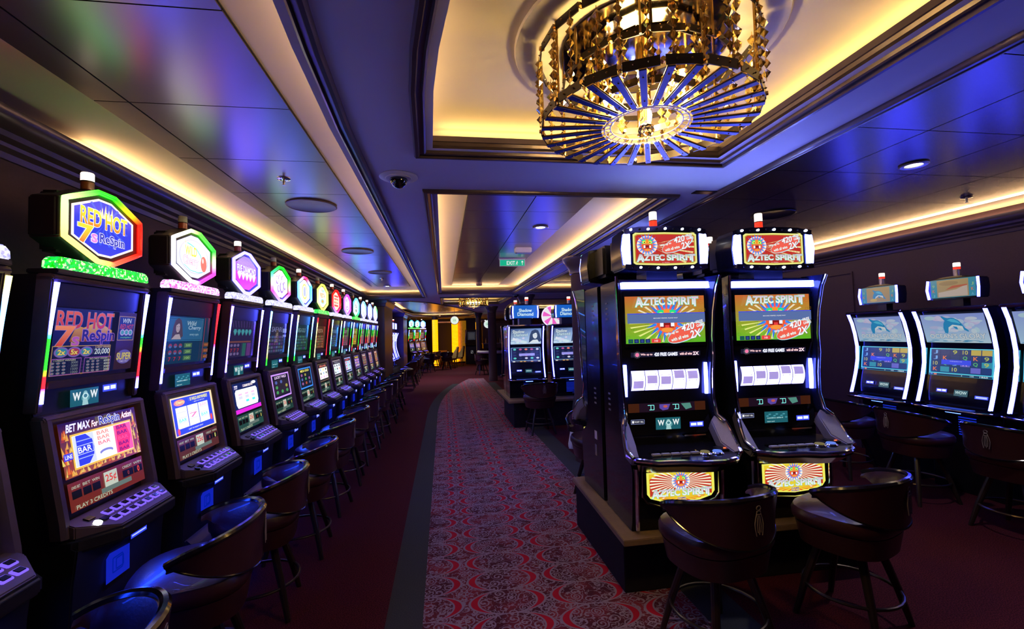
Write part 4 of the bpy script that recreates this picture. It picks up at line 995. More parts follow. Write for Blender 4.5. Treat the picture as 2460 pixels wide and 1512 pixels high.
def art_az_main():
    a = Art(.52, .295); w, h = .2575, .145
    a.poly([(-w, -h), (w, -h), (w, h), (-w, h)], [(.12, .50, .02), (.10, .45, .02), (.62, .14, .03), (.55, .13, .03)])
    rnd = random.Random(5)
    for k in range(90): x, y = rnd.uniform(-w+.012, w-.012), rnd.uniform(-h+.01, h-.01); c = (.06, .28, .01) if y < .0 else (.35, .09, .02); a.frame(x-.009, y-.007, x+.009, y+.007, .0014, tuple(v*rnd.uniform(.8, 1.7) for v in c)) if k % 1 == 0 else None
    for k in range(26): t = 2*PI*k/26; a.poly([(0, -.02), (.24*math.cos(t-.035), -.02+.12*math.sin(t-.035)), (.24*math.cos(t+.035), -.02+.12*math.sin(t+.035))], (.9, 1.1, .25) if math.sin(t) < 0 else (1., .75, .5), k == 0)
    mask(a, 0, -.004, .112); aztec_title(a, 0, .112, .40, .044)
    a.rect(-w+.004, -.022, w-.012, .036, (.10, .16, .38)); a.rect(-w+.004, .034, w-.012, .039, (.05, .07, .75)); a.text('MACHINE VERIFIED. PLEASE WAIT', -.01, .008, .155, .006, (1, 1, 1.1))
    bonus_badge(a, .118, -.085, 1.08)
    for i in range(4): a.rect(-w+.004+.036*i, -h+.003, -w+.034+.036*i, -h+.028, (.01, .03+.03*(i == 0), .12)); a.ell(-w+.019+.036*i, -h+.015, .008, .008, (.03, .06, .3) if i else (.01, .15, .03), 8)
    a.rect(-w+.150, -h+.003, -w+.210, -h+.028, (.9, .06, .06)); a.text('10', -w+.180, -h+.015, .02, .012, (1.4, 1.4, 1.4)); return a
def art_az_strip():
    a = Art(.46, .036); a.rect(-.225, -.015, .225, .015, (.01, .01, .03)); a.burst(-.185, 0, .006, .026, 14, (1.7, 1.5, 1.9)); a.ell(-.185, 0, .012, .012, (1.4, .2, .4))
    a.text('Win up to', -.125, 0, .075, .015, (1.8, 1., 1.1), out=(.9, .05, .1)); a.text('420 FREE GAMES', .0, 0, .15, .020, (2., 2., 2.4), out=(.6, .7, 2.)); a.text('with all wins', .13, 0, .08, .015, (1.8, 1., 1.1), out=(.9, .05, .1)); a.text('2X', .195, 0, .035, .02, (2, 2, 2.4), out=(1, .1, .2)); return a
def art_az_credit():
    a = Art(.50, .055); a.rect(-.25, -.027, .25, .027, (.012, .004, .012)); g = (.25, 1.5, 1.1)
    a.rect(-.25, -.027, -.18, .027, (.05, .012, .004)); a.rect(.18, -.027, .25, .027, (.05, .012, .004))
    for x in (-.105, .055): a.line([(x-.02, .014), (x+.02, .014), (x+.02, -.014), (x-.01, -.014)], .004, g); a.line([(x, .014), (x, -.014)], .004, g)
    a.poly([(-.05, .018), (.02, .018), (.005, -.015), (-.03, -.02), (-.05, -.006)], (.10, .06, .35)); a.poly([(.09, .018), (.15, .02), (.16, -.01), (.12, -.02)], (.08, .25, .2)); a.ell(-.012, .004, .014, .008, (.5, .1, .08)); return a
def art_az_low():
    a = Art(.44, .20); w = .208; P = [(-w, .088), (w, .088), (w, -.035), (w*.9, -.062), (w*.55, -.083), (0, -.092), (-w*.55, -.083), (-w*.9, -.062), (-w, -.035)]
    a.poly(P, (1.2, 1.05, .12)); a.poly([(x*.93, y*.9) for x, y in P], (.95, .6, .03)); 
    for q in (-1, 1): a.poly([(q*.02, -.02), (q*.19, -.05), (q*.19, .05), (q*.13, .074), (q*.06, .07)], (.55, .04, .02))
    for k in range(34): t = 2*PI*k/34; r = .19 if abs(math.cos(t)) > .5 else .075; a.poly([(0, .03), (r*math.cos(t-.04), .02+r*.55*math.sin(t-.04)), (r*math.cos(t+.04), .02+r*.55*math.sin(t+.04))], (1.6, 1.5, .7), k == 0)
    a.ell(0, .03, .056, .046, (1.6, 1.5, .9)); mask(a, 0, .034, .047); aztec_title(a, 0, -.032, .36, .036)
    for k in range(9): t = R(200+k*17.5); a.poly([(.05*math.cos(t), -.045+.02*math.sin(t)), (.15*math.cos(t-.06), -.045+.036*math.sin(t-.06)), (.15*math.cos(t+.06), -.045+.036*math.sin(t+.06))], (.9, .08, .02), k == 0)
    a.text('GAME', 0, -.064, .05, .010, (.1, .05, .3), out=(1.4, 1.4, 1.2)); a.text('RULES', 0, -.078, .05, .010, (.1, .05, .3), out=(1.4, 1.4, 1.2)); return a
def aztec_machine():
    """front is -y; back plane at y = 0; stands on the ledge at z = .36"""
    t = thing('slot_machine', 'x', 'slot machine')
    body = [(0, .36), (-.44, .36), (-.46, .42), (-.47, .50), (-.49, .72), (-.47, .76), (-.36, .82), (-.36, .90), (-.355, 1.05), (-.345, 1.12), (-.36, 1.37), (-.375, 1.46), (-.375, 1.80), (-.36, 1.865), (0, 1.865)]
    MB().prism(body, 'x', -.285, .285).build('cabinet', gloss_m, t, bevel=.006)
    # chrome side rails with cheeks
    rail = [(-.455, 1.875), (-.43, 1.80), (-.405, 1.65), (-.395, 1.50), (-.40, 1.38), (-.395, 1.25), (-.40, 1.12), (-.43, 1.02), (-.47, .985)]
    for s in (-1, 1):
        fl = [.33, .318, .306, .30, .30, .292, .286, .290, .312]
        MB().tube([(s*f, y, z) for f, (y, z) in zip(fl, rail)], .009, 8).build('chrome_rail', chrome_m, t)
        mb = MB(); vs = []
        for f, (y, z) in zip(fl, rail): vs += [(s*f, y+.004, z), (s*.288, -.30, z), (s*.278, -.30, z), (s*(f-.012), y+.012, z)]
        n = len(rail); fs = [(i*4+j, i*4+(j+1) % 4, (i+1)*4+(j+1) % 4, (i+1)*4+j) for i in range(n-1) for j in range(4)]+[(0, 1, 2, 3), tuple(range(4*n-4, 4*n))]
        mb.add(vs, fs); mb.build('side_wing', navy_m, t)
        ch = [(s*.300, -.40, 1.03), (s*.318, -.46, .985), (s*.328, -.50, .93), (s*.333, -.545, .865), (s*.318, -.60, .835), (s*.285, -.60, .835), (s*.262, -.50, .87), (s*.262, -.40, .98)]
        mb = MB(); mb.add(ch+[(x, y+.04, z-.055) for x, y, z in ch], [tuple(range(8)), tuple(range(8, 16))]+[(i, (i+1) % 8, 8+(i+1) % 8, 8+i) for i in range(8)])
        mb.build('palm_pad', grey_m, t, bevel=.006)
        MB().tube([(s*.286, -.395, 1.035), (s*.318, -.46, .990), (s*.330, -.50, .935), (s*.336, -.545, .868), (s*.320, -.61, .835)], .010, 8).build('pad_trim', chrome_m, t)
    # deck
    lip = [(-.325, -.52), (-.30, -.60), (-.20, -.655), (-.06, -.665), (.04, -.695), (.16, -.70), (.26, -.66), (.325, -.58), (.34, -.52)]
    dk = [(-.28, -.35)]+lip+[(.28, -.35)]
    mb = MB(); n = len(dk); z1 = lambda y: .825+.02*(y+.70)/.35
    mb.add([(x, y, z1(y)-.035) for x, y in dk]+[(x, y, z1(y)) for x, y in dk], [tuple(range(n))[::-1], tuple(range(n, 2*n))]+[(i, (i+1) % n, n+(i+1) % n, n+i) for i in range(n)])
    deck = mb.build('button_deck', gloss_m, t)
    MB().tube([(x, y, z1(y)-.010) for x, y in lip], .013, 8).build('deck_lip', chrome_m, t)
    mb = MB(); ll = [(x, y) for x, y in lip if -.31 < x < .31]; mb.sweep(ll, [(0, .80), (.0, .822), (-.012, .79), (-.07, .755), (-.07, .74)]); mb.build('deck_underside', chrome_m, t)
    pl = mat('grey_key', (.35, .35, .42), .35)
    for i in range(5): 
        b = MB().box(-.026, .026, -.014, .014, 0, .012).build('button', pl, deck, bevel=.003, loc=(-.175+.058*i, -.575, .832))
        MB().box(-.026, .026, -.014, .014, 0, .012).build('button', gloss_m, deck, bevel=.003, loc=(-.175+.058*i, -.535, .834))
    for x, c in ((.115, emis('amber_key', (.30, .25, .05), .5)), (.19, emis('blue_key', (.08, .16, .6), 1.3))):
        b = MB().lathe([(.001, 0), (.036, 0), (.037, .006), (.03, .012), (.001, .014)], 24).build('button', chrome_m, deck, loc=(x, -.58, .828)); MB().lathe([(.001, 0), (.027, 0), (.024, .006), (.001, .008)], 24).build('keycap', c, b, loc=(0, 0, .012))
    MB().box(-.05, .05, -.04, .04, 0, .006).build('tracker_pad', black_m, deck, bevel=.004, loc=(.268, -.52, .836)); MB().box(-.010, .010, -.003, .003, 0, .002).build('red_led', emis('red_dot', (1, .1, .02), 5), deck, loc=(.268, -.53, .842))
    art_az_top_ = art_az_top()
    # bezel plates, screens
    MB().box(-.268, .268, -.385, -.37, 1.44, 1.79).build('bezel', gloss_m, t, bevel=.004)
    art_az_main().build('main_screen', t, (0, -.3862, 1.610))
    art_az_strip().build('title_strip', t, (0, -.374, 1.395), tilt=.1)
    # light shelf above the screen
    mb = MB(); mb.add([(-.275, -.40, 1.842), (.285, -.40, 1.842), (.300, -.385, 1.803), (-.275, -.385, 1.803), (-.275, -.36, 1.842), (.285, -.36, 1.842), (.30, -.36, 1.803), (-.275, -.36, 1.803)], [(0, 1, 2, 3), (7, 6, 5, 4), (0, 4, 5, 1), (1, 5, 6, 2), (2, 6, 7, 3), (3, 7, 4, 0)])
    mb.build('light_shelf', emis('cool_white_light', (.08, .11, 1.), 40.), t, smooth=False)
    # five curved reels
    reelw = mat('reel_strip', (.7, .7, .8), .4, emit=(.36, .34, 1.), es=5.)
    violet = mat('reel_band', (.3, .25, .5), .4, emit=(.42, .34, .78), es=.9)
    inkm = mat('reel_ink', (.15, .12, .4), .5, emit=(.28, .24, .6), es=.7)
    for i in range(5):
        x0 = -.222+.0885*i; mb = MB(); n = 12
        def ring(x, y0, r, t0, t1, m, k, xo=.0):
            v = []; 
            for j in range(k+1):
                a = t0+(t1-t0)*j/k; v += [(x0+x[0], -.255-r*math.cos(a), 1.24+r*math.sin(a)), (x0+x[1], -.255-r*math.cos(a), 1.24+r*math.sin(a))]
            mb.add(v, [(2*j, 2*j+1, 2*j+3, 2*j+2) for j in range(k)], m)
        ring((0, .084), 0, .115, -1.05, 1.05, 0, n)
        rr2 = random.Random(i*3+1)
        a0 = [-.25, .02, -.05, .25, .2][i]
        ring((.01, .074), 0, .1156, a0-.22, a0+.2, 1, 4); ring((.01, .074), 0, .1156, a0-1.0, a0-.82, 1, 3)
        for s_ in (.28, -.3):
            c = a0+s_
            for (p0, p1, q0, q1) in ((.016, .066, -.04, -.032), (.016, .066, .03, .038), (.016, .019, -.04, .038), (.063, .066, -.04, .038)): ring((p0, p1), 0, .1162, c+q0, c+q1, 2, 1)
            for g in range(4): ring((.024+.01*g, .029+.01*g), 0, .1162, c-.012, c+.012, 2, 1)
        mb.build('reel', [reelw, violet, inkm], t)
    MB().box(-.245, .24, -.30, -.25, 1.125, 1.138).build('reel_sill', gloss_m, t)
    for s in (-1, 1):
        mb = MB().prism([(-.37, 1.14), (-.375, 1.20), (-.375, 1.28), (-.37, 1.335), (-.355, 1.335), (-.355, 1.14)], 'x', s*.262-.008, s*.262+.008); mb.build('reel_lamp', emis('blue_white_lamp', (.10, .13, 1.), 22), t)
    art_az_credit().build('credit_display', t, (0, -.3625, 1.068), tilt=-.03)
    MB().box(-.27, .27, -.368, -.355, .90, 1.04).build('player_panel', gloss_m, t, bevel=.003)
    a = Art(.085, .03); a.rect(-.042, -.013, .042, .013, (.02, .02, .04)); a.frame(-.042, -.013, .042, .013, .002, (.25, .3, .6)); a.text('TICKET / BILL', .008, 0, .058, .009, (1.3, 1.3, 1.6)); a.rect(-.036, -.007, -.024, .007, (1.3, 1.3, 1.6))
    a.build('bill_acceptor', t, (-.195, -.3685, .985))
    MB().box(-.07, .07, -.375, -.365, .865, .873).build('ticket_tray', brass_m, t, loc=(.17, 0, .02))
    # lower lit door
    P = [(-.235, .105), (.235, .105), (.235, -.045), (.21, -.078), (.13, -.105), (0, -.115), (-.13, -.105), (-.21, -.078), (-.235, -.045)]
    MB().prism([(x, z+.625) for x, z in P], 'y', -.50, -.47).build('door_frame', gloss_m, t, bevel=.006)
    MB().tube([(x, -.502, z+.625) for x, z in P], .006, 6, closed=True).build('door_trim', chrome_m, t)
    for s in (-1, 1): MB().tube([(s*.265, -.492, .74), (s*.262, -.485, .52), (s*.258, -.47, .38)], .012, 8).build('door_post', chrome_m, t)
    art_az_low().build('door_artwork', t, (0, -.5015, .628))
    # topper
    TP = [(-.27, -.125), (-.15, -.137), (0, -.142), (.15, -.137), (.27, -.125), (.282, 0), (.265, .118), (.16, .135), (0, .14), (-.16, .135), (-.265, .118), (-.282, 0)]
    MB().prism([(x, z+2.045) for x, z in TP], 'y', -.42, -.22).build('topper_housing', gloss_m, t, bevel=.008)
    for z0, sg in ((2.045, 1), (2.045, -1)):
        hb = [p for p in TP if p[1]*sg > .1]; hb.sort(); hb = [(x, z0+z) for x, z in hb]
        inner = [(x*.97, z-sg*.032) for x, z in hb][::-1]
        mb = MB().prism(hb+inner, 'y', -.435, -.40); mb.build('topper_band', chrome_m, t, bevel=.003)
        bmb = MB()
        for i in range(9):
            x = -.22+.055*i; z = z0+sg*(.122-.008*abs(x)/.25)
            bmb2 = MB().lathe([(.001, -.007), (.005, -.006), (.0065, 0), (.001, .002)], 10, (x, -.437, z), axis='y')
            bmb2.build('bulb', emis('bulb_lit', (.30, .42, 1.), 420) if i % 2 == (0 if sg > 0 else 1) else gloss_m, t)
    for s in (-1, 1):
        q = [(s*.225, -.10), (s*.268, -.098), (s*.279, 0), (s*.266, .09), (s*.225, .092)]
        MB().prism([(x, z+2.045) for x, z in q], 'y', -.432, -.415).build('side_lamp', emis('cool_lamp', (.12, .16, 1.), 36.), t, bevel=.003)
    art_az_top_.build('topper_screen', t, (0, -.4215, 2.045))
    MB().box(-.10, .10, -.36, -.20, 1.86, 1.915).build('topper_neck', black_m, t)
    MB().box(-.22, .22, -.25, -.03, 1.94, 2.17).build('topper_back', black_m, t, bevel=.02)
    # louvres on the sides
    for s in (-1, 1):
        if s > 0: MB().box(.2855, .2875, -.16, -.11, .76, .82).build('service_label', white_m, t); MB().box(.2855, .2875, -.16, -.12, .64, .72).build('service_label', grey_m, t)
        for z0 in (1.02, 1.62):
            mb = MB()
            for k in range(4): mb.box(s*.2855-.0015, s*.2855+.0015, -.14, -.10, z0+.035*k, z0+.035*k+.012)
            mb.build('louvre', grey_m, t)
    candle(t, 2, cx=-.03, cy=-.33, z=2.187, r=.024, h1=.05, h2=.05)
    return t
AZ = aztec_machine()
art_wow(True).build('info_display', AZ, (0, -.3685, .968)); art_reader().build('card_reader', AZ, (.185, -.3685, .955))
AZ2 = dup(AZ, skip=('info_display',)); art_wow(False).build('info_display', AZ2, (0, -.3685, .968))
AZ.location = (1.375, 3.03, 0); AZ2.location = (2.115, 3.03, 0); AZ.rotation_euler = (0, 0, R(-2)); AZ2.rotation_euler = (0, 0, R(-2))
AZ['label'] = 'chrome trimmed slot machine with feathered mask artwork, left of the two facing the camera'; AZ2['label'] = 'chrome trimmed slot machine with feathered mask artwork, right of the two facing the camera'
for o_ in (AZ, AZ2): o_['group'] = 'mask artwork machines on the island'
B1 = dup(AZ, (1.375, 3.10, 0), PI, 'back-to-back slot machine seen side-on behind the left mask machine', 'mask artwork machines on the island')
B2 = dup(AZ2, (2.15, 3.10, 0), PI, 'hidden slot machine back to back with the right mask machine', 'mask artwork machines on the island')
pt = thing('machine_plinth', 'dark plinth with stone ledge under the mask artwork machines', 'plinth')
MB().box(1.03, 2.62, 2.62, 3.60, 0, .325).build('base', plinth_m, pt, bevel=.004)
MB().prism([(.985, 2.50), (2.68, 2.50), (2.68, 3.66), (1.02, 3.66)], 'z', .325, .36).build('ledge', slab_m, pt, bevel=.004)
stool(1.31, 2.13, R(11), 'dark leather bar stool in front of the left mask machine, emblem on its back', 'stools at the mask machines')
stool(2.10, 2.17, R(22), 'dark leather bar stool in front of the right mask machine, leg and ring in view', 'stools at the mask machines')

# ================================================================ CURVED VIDEO MACHINES
def dolphin(a, cx, cy, s):
    b1, b2, b3 = (.03, .30, .62), (.10, .55, .85), (.75, .95, 1.1)
    body = [(-.62, -.62), (-.66, -.25), (-.58, .10), (-.40, .38), (-.12, .52), (.18, .50), (.45, .32), (.62, .06), (.74, -.22), (.92, -.42), (.96, -.52), (.86, -.52), (.66, -.38), (.40, -.24), (.10, -.16), (-.18, -.28), (-.36, -.48), (-.44, -.66)]
    a.poly([(cx+x*s, cy+y*s) for x, y in body], b1)
    a.poly([(cx+x*s, cy+y*s) for x, y in [(-.30, .34), (-.05, .44), (.2, .40), (.42, .24), (.56, .02), (.3, .14), (0, .2)]], b2)
    a.poly([(cx+x*s, cy+y*s) for x, y in [(.62, -.12), (.66, -.38), (.40, -.24), (.10, -.16), (-.18, -.28), (-.36, -.48), (-.3, -.2), (.0, .0), (.3, -.05)]], b3)
    a.poly([(cx+x*s, cy+y*s) for x, y in [(-.46, .32), (-.66, .62), (-.58, .66), (-.30, .52), (-.14, .50)]], b1)
    a.poly([(cx+x*s, cy+y*s) for x, y in [(.0, -.12), (.16, -.34), (.30, -.36), (.26, -.16)]], b1)
    a.ell(cx+.52*s, cy+.02*s, .035*s, .03*s, (.01, .03, .08), 10)
def art_ocean_top():
    a = Art(.54, .28); w, h = .262, .135
    a.poly([(-w, -h), (w, -h), (w, h), (-w, h)], [(.45, .68, .95), (.55, .75, 1.), (.28, .36, .9), (.33, .42, .95)])
    rnd = random.Random(4)
    for k in range(26): a.ell(rnd.uniform(-w+.05, w-.05), rnd.uniform(-.05, h-.03), rnd.uniform(.02, .05), rnd.uniform(.01, .025), tuple(v*rnd.uniform(.8, 1.1) for v in (.62, .66, .98)), 14, 0, k == 0)
    dolphin(a, -.0, .035, .125)
    for k in range(20): x = rnd.uniform(-w+.03, w-.03); a.ell(x, -.115+rnd.uniform(-.012, .012), rnd.uniform(.02, .04), .004, rnd.choice([(.75, .85, 1), (.1, .35, .6)]), 10, 0, k == 0)
    a.text("OCEAN'S", -.10, -.072, .23, .042, (.75, .85, 1.05), out=(.02, .14, .30), off=.05); a.text('GLORY', .135, -.072, .20, .046, (.75, .85, 1.05), out=(.02, .14, .30), off=.05)
    a.text('SUPER FEATURE', .02, -.12, .08, .006, (.02, .08, .1)); return a
def art_slots(kind, seed=0):
    a = Art(.54, .27); w, h = .262, .128; rnd = random.Random(seed)
    if kind == 'ocean':
        a.rect(-w, -h, w, h, (.02, .35, .55)); a.frame(-w+.006, -h+.022, w-.006, h-.004, .004, (.2, .75, .95)); a.rect(-w+.02, -h+.03, w-.02, h-.01, (.01, .03, .12))
        syms = [('A', (.7, .35, .8)), ('K', (.75, .2, .05)), ('Q', (.1, .5, .12)), ('J', (.15, .35, .7)), ('10', (.45, .45, .1)), ('9', (.4, .45, .08))]
        for i in range(6):
            for j in range(4):
                x, y = -w+.055+.083*i, h-.035-.053*j; a.rect(x-.038, y-.024, x+.038, y+.024, (.012, .04, .16) if rnd.random() < .75 else rnd.choice([(.12, .12, .5), (.03, .25, .35), (.45, .35, .08)]), i+j == 0)
        for i in range(6):
            for j in range(4):
                x, y = -w+.055+.083*i, h-.035-.053*j
                if rnd.random() < .78: s_, c = rnd.choice(syms); a.text(s_, x, y, .034 if s_ != '10' else .04, .034, c)
        a.rect(-w+.09+.02, -.022, w-.17, .022, (.03, .06, .75)); a.text('Verifying please wait', -.03, .008, .10, .006, (.8, .8, 1)) 
        a.rect(-w+.01, -h+.002, w-.01, -h+.019, (.01, .03, .08)); a.text('1860', w-.07, -h+.010, .06, .013, (.7, .85, .9)); a.text('100', w-.16, -h+.010, .03, .010, (.5, .7, .8)); a.text('0', w-.24, -h+.01, .008, .010, (.6, .7, .7)); a.rect(-w+.05, -h+.004, -w+.075, -h+.018, (.7, .15, .1)); a.ell(-w+.03, -h+.011, .012, .006, (.1, .2, .7))
    else:
        a.rect(-w, -h, w, h, (.005, .01, .05)); a.frame(-w+.012, -h+.03, w-.012, h-.006, .006, (.25, .5, .9)); a.rect(-w+.02, -h+.036, w-.02, h-.012, (.008, .012, .05))
        for i in range(5):
            for j in range(4):
                x, y = -w+.07+.098*i, h-.035-.05*j; c = rnd.choice([(.8, .2, .15), (.1, .6, .5), (.45, .08, .3), (.6, .62, .8), (.02, .03, .1)])
                a.ell(x, y, .028, .017, c, 6, 0, i+j == 0)
        a.rect(-.12, -.018, .15, .024, (.32, .30, .85)); a.rect(-w+.02, -h+.006, w-.02, -h+.024, (.05, .03, .02))
        for i in range(8): a.rect(-w+.03+.062*i, -h+.008, -w+.07+.062*i, -h+.022, rnd.choice([(.7, .35, .08), (.8, .75, .6), (.05, .05, .08)]), i == 0)
    return a
def art_shadow_top():
    a = Art(.54, .28); w, h = .262, .135
    a.poly([(-w, -h), (w, -h), (w, h), (-w, h)], [(.45, .62, 1.), (.5, .65, 1.), (.18, .30, .62), (.03, .06, .2)])
    rnd = random.Random(9)
    for k in range(16): a.ell(rnd.uniform(-w+.03, -.02), rnd.uniform(-h+.02, -.02), rnd.uniform(.02, .05), rnd.uniform(.01, .025), tuple(v*rnd.uniform(.8, 1.1) for v in (.7, .8, 1.1)), 14, 0, k == 0)
    person_portrait(a, .155, .0, .118, (.04, .07, .16), (.72, .84, 1.15))
    a.text('Shadow', -.13, .085, .20, .052, (.7, .85, 1.1), out=(.01, .03, .12), off=.06); a.text('Diamond', -.09, .030, .23, .052, (.6, .78, 1.1), out=(.01, .03, .12), off=.06); return a
def video_machine(kind):
    """front is -y, back plane at y = 0"""
    t = thing('slot_machine', 'x', 'slot machine')
    z0 = 0. if kind == 'ocean' else .45
    low = .0 if kind == 'ocean' else .45
    body = [(0, low), (-.36, low), (-.36, .70), (-.42, .74), (-.44, .80), (-.42, .90), (-.385, 1.04), (-.355, 1.20), (-.355, 1.34), (-.38, 1.50), (-.44, 1.655), (-.42, 1.68), (0, 1.68)]
    MB().prism(body, 'x', -.285, .285).build('cabinet', gloss_m, t, bevel=.006)
    side = [(-.505, .795), (-.47, .90), (-.435, 1.02), (-.405, 1.16), (-.400, 1.30), (-.42, 1.44), (-.45, 1.56), (-.49, 1.655)]
    for s in (-1, 1):
        mb = MB(); vs = []
        for y, z in side: vs += [(s*.312, y+.012, z), (s*.312, y+.10, z), (s*.270, y+.10, z), (s*.276, y+.014, z)]
        n = len(side); fs = [(i*4+j, i*4+(j+1) % 4, (i+1)*4+(j+1) % 4, (i+1)*4+j) for i in range(n-1) for j in range(4)]+[(0, 1, 2, 3), tuple(range(4*n-4, 4*n))]
        mb.add(vs, fs); mb.build('side_wing', chrome_m if kind == 'ocean' else navy_m, t)
        MB().tube([(s*.295, y, z) for y, z in side], .0075 if kind == 'ocean' else .009, 8).build('light_bar', emis('blue_white_bar', (.045, .052, 1.), 42), t)
        MB().prism([(0, low), (-.36, low), (-.36, .70), (-.40, .76), (-.33, 1.2), (-.42, 1.66), (0, 1.66)], 'x', s*.288-.004, s*.288+.004).build('side_panel', navy_m, t)
    MB().prism([(-.43, 1.655), (-.50, 1.655), (-.505, 1.668), (-.49, 1.684), (-.40, 1.69)], 'x', -.312, .312).build('top_rail', chrome_m, t, bevel=.004)
    sm = dict(ocean=(art_ocean_top, 'ocean'), shadow=(art_shadow_top, 'shadow'))[kind]
    sm[0]().build('upper_screen', t, (0, -.4185, 1.488), tilt=math.atan2(.075, .30), gain=.62 if kind == 'ocean' else .95)
    art_slots(kind, 3).build('lower_screen', t, (0, -.3735, 1.175), tilt=-.13)
    art_reader().build('card_reader', t, (-.13, -.424, .915), tilt=-.25)
    a = Art(.11, .06); a.rect(-.055, -.028, .055, .028, (.02, .10, .14)); a.text('WOW' if kind == 'ocean' else 'welcome', 0, .004, .09, .026, (.6, .9, .9)); a.build('info_display', t, (.03, -.4265, .905), tilt=-.25)
    a = Art(.11, .04); a.rect(-.05, -.014, .05, .014, (.06, .1, 2.4)); a.rect(-.042, -.008, .042, .008, (.5, .6, 4.)); a.build('bill_acceptor', t, (.19, -.4305, .885), tilt=-.25)
    # thin curved deck
    lp = [(-.33, -.40), (-.33, -.52), (-.26, -.565), (0, -.585), (.26, -.565), (.33, -.52), (.33, -.40)]
    dmb = MB().prism(lp, 'z', .748, .772); deck = dmb.build('button_deck', gloss_m, t, bevel=.005)
    MB().tube([(x, y, .766) for x, y in lp[1:-1]], .008, 8).build('deck_trim', chrome_m, t)
    MB().box(-.19, .17, -.025, .025, 0, .004).build('button_panel', emis('blue_deck_glow', (.03, .07, .55), .8), deck, loc=(0, -.50, .772))
    # blue-lit vents and ticket tray under the deck
    vm = MB()
    for k in range(8): vm.box(-.05, .09, -.366, -.358, .50+.022*k, .509+.022*k)
    vm.build('vent', emis('blue_vent_glow', (.01, .04, .9), .55), t, loc=(0, 0, .02))
    MB().prism([(-.36, .40), (-.43, .42), (-.43, .44), (-.36, .47)], 'x', .05, .20).build('ticket_tray', mat('blue_tray', (.1, .16, .5), .3), t, bevel=.003, loc=(0, 0, 0 if kind == 'ocean' else .08))
    MB().tube([(-.04, -.51, .738), (.08, -.51, .738)], .006, 6).build('underdeck_lamp', emis('blue_lamp', (.05, .10, 1.), 14), t)
    # topper
    if kind == 'ocean':
        MB().box(-.05, .05, -.36, -.28, 1.68, 1.77).build('topper_neck', black_m, t)
        tp = [(-.20, -.095), (.20, -.095), (.21, .0), (.205, .085), (.10, .108), (0, .112), (-.10, .108), (-.205, .085), (-.21, 0)]
        MB().prism([(x, z+1.852) for x, z in tp], 'y', -.40, -.28).build('topper_housing', gloss_m, t, bevel=.008)
        for s in (-1, 1): MB().tube([(s*.203, -.405, 1.762), (s*.213, -.412, 1.85), (s*.205, -.405, 1.938)], .010, 8).build('topper_light', emis('blue_white_bar', (.045, .052, 1.), 42), t)
        MB().lathe([(.001, 0), (.028, 0), (.028, .065), (.001, .065)], 20, (0, -.34, 1.962)).build('candle_stem', mat('ribbed_silver', (.5, .45, .42), .35, .8, vs=200, var=.4), t)
        candle(t, 2, cx=0, cy=-.34, z=2.027, r=.026, h1=.018, h2=.034)
    else:
        tp = [(-.24, -.11), (.24, -.11), (.25, 0), (.24, .11), (.12, .13), (0, .135), (-.12, .13), (-.24, .11), (-.25, 0)]
        MB().prism([(x, z+1.90) for x, z in tp], 'y', -.42, -.20).build('topper_housing', navy_m, t, bevel=.01)
        MB().box(-.1, .1, -.36, -.2, 1.68, 1.80).build('topper_neck', black_m, t)
        a = Art(.40, .22); a.rect(-.20, -.10, .20, .115, (.01, .12, .55)); a.text('Shadow', 0, .03, .22, .055, (.6, .85, 1.1), off=.03, out=(.05, .3, .8)); a.text('Diamond', 0, -.035, .27, .055, (.6, .85, 1.1), off=.03, out=(.05, .3, .8)); a.build('topper_screen', t, (0, -.4215, 1.90))
        for s in (-1, 1): MB().tube([(s*.212, -.43, 1.80), (s*.218, -.435, 1.9), (s*.212, -.43, 2.005)], .010, 8).build('topper_light', emis('blue_white_bar', (.045, .052, 1.), 42), t)
        MB().lathe([(.001, 0), (.028, 0), (.028, .07), (.001, .07)], 20, (.04, -.34, 2.03)).build('candle_stem', mat('ribbed_silver', (.5, .45, .42), .35, .8), t)
        candle(t, 2, cx=.04, cy=-.34, z=2.10, r=.03, h1=.02, h2=.03)
    return t
OC = video_machine('ocean')
def art_topper_ocean(k):
    a = Art(.38, .17); a.rect(-.187, -.08, .187, .088, (.04, .32, .45)); a.rect(-.13, -.075, .13, .082, (.45, .32, .15))
    if k: a.poly([(-.12, -.07), (.12, -.07), (.12, .03), (.03, -.01), (-.12, -.03)], (.62, .50, .42)); a.poly([(-.06, -.01), (.12, .02), (.12, .03), (0, .025)], (.55, .12, .06)); a.ell(-.03, .05, .08, .02, (.35, .24, .12))
    else: dolphin(a, 0, .0, .09); a.ell(-.05, -.05, .04, .016, (.7, .5, .1))
    for s in (-1, 1):
        for j, c in enumerate(('9', 'K', 'J') if s < 0 else ('J', 'K', 'A')): a.text(c, s*.16, .03-.045*j, .02, .026, [(.3, .6, .3), (.75, .25, .1), (.15, .5, .7)][j])
    return a
OCS = [OC, dup(OC), dup(OC)]
for k, (o_, yy) in enumerate(zip(OCS, (4.21, 3.49, 2.77))):
    art_topper_ocean(k % 2).build('topper_screen', o_, (0, -.4015, 1.852), gain=.6)
    o_.location = (5.0, yy, 0); o_.rotation_euler = (0, 0, -PI/2); o_['group'] = 'curved dolphin machines along the right wall'
for o_, l in zip(OCS, ('curved blue-lit machine with leaping dolphin screen, smaller of the two fully in view', 'curved blue-lit machine with leaping dolphin screen, larger of the two fully in view', 'curved blue-lit machine cut off by the right edge of the picture')): o_['label'] = l
SH = video_machine('shadow'); SH2 = dup(SH); SH.location = (1.385, 8.02, 0); SH2.location = (2.13, 8.02, 0)
SH['label'] = 'blue video slot machine with portrait of a woman, left one in the middle distance'; SH2['label'] = 'blue video slot machine with portrait of a woman, partly behind the round column'
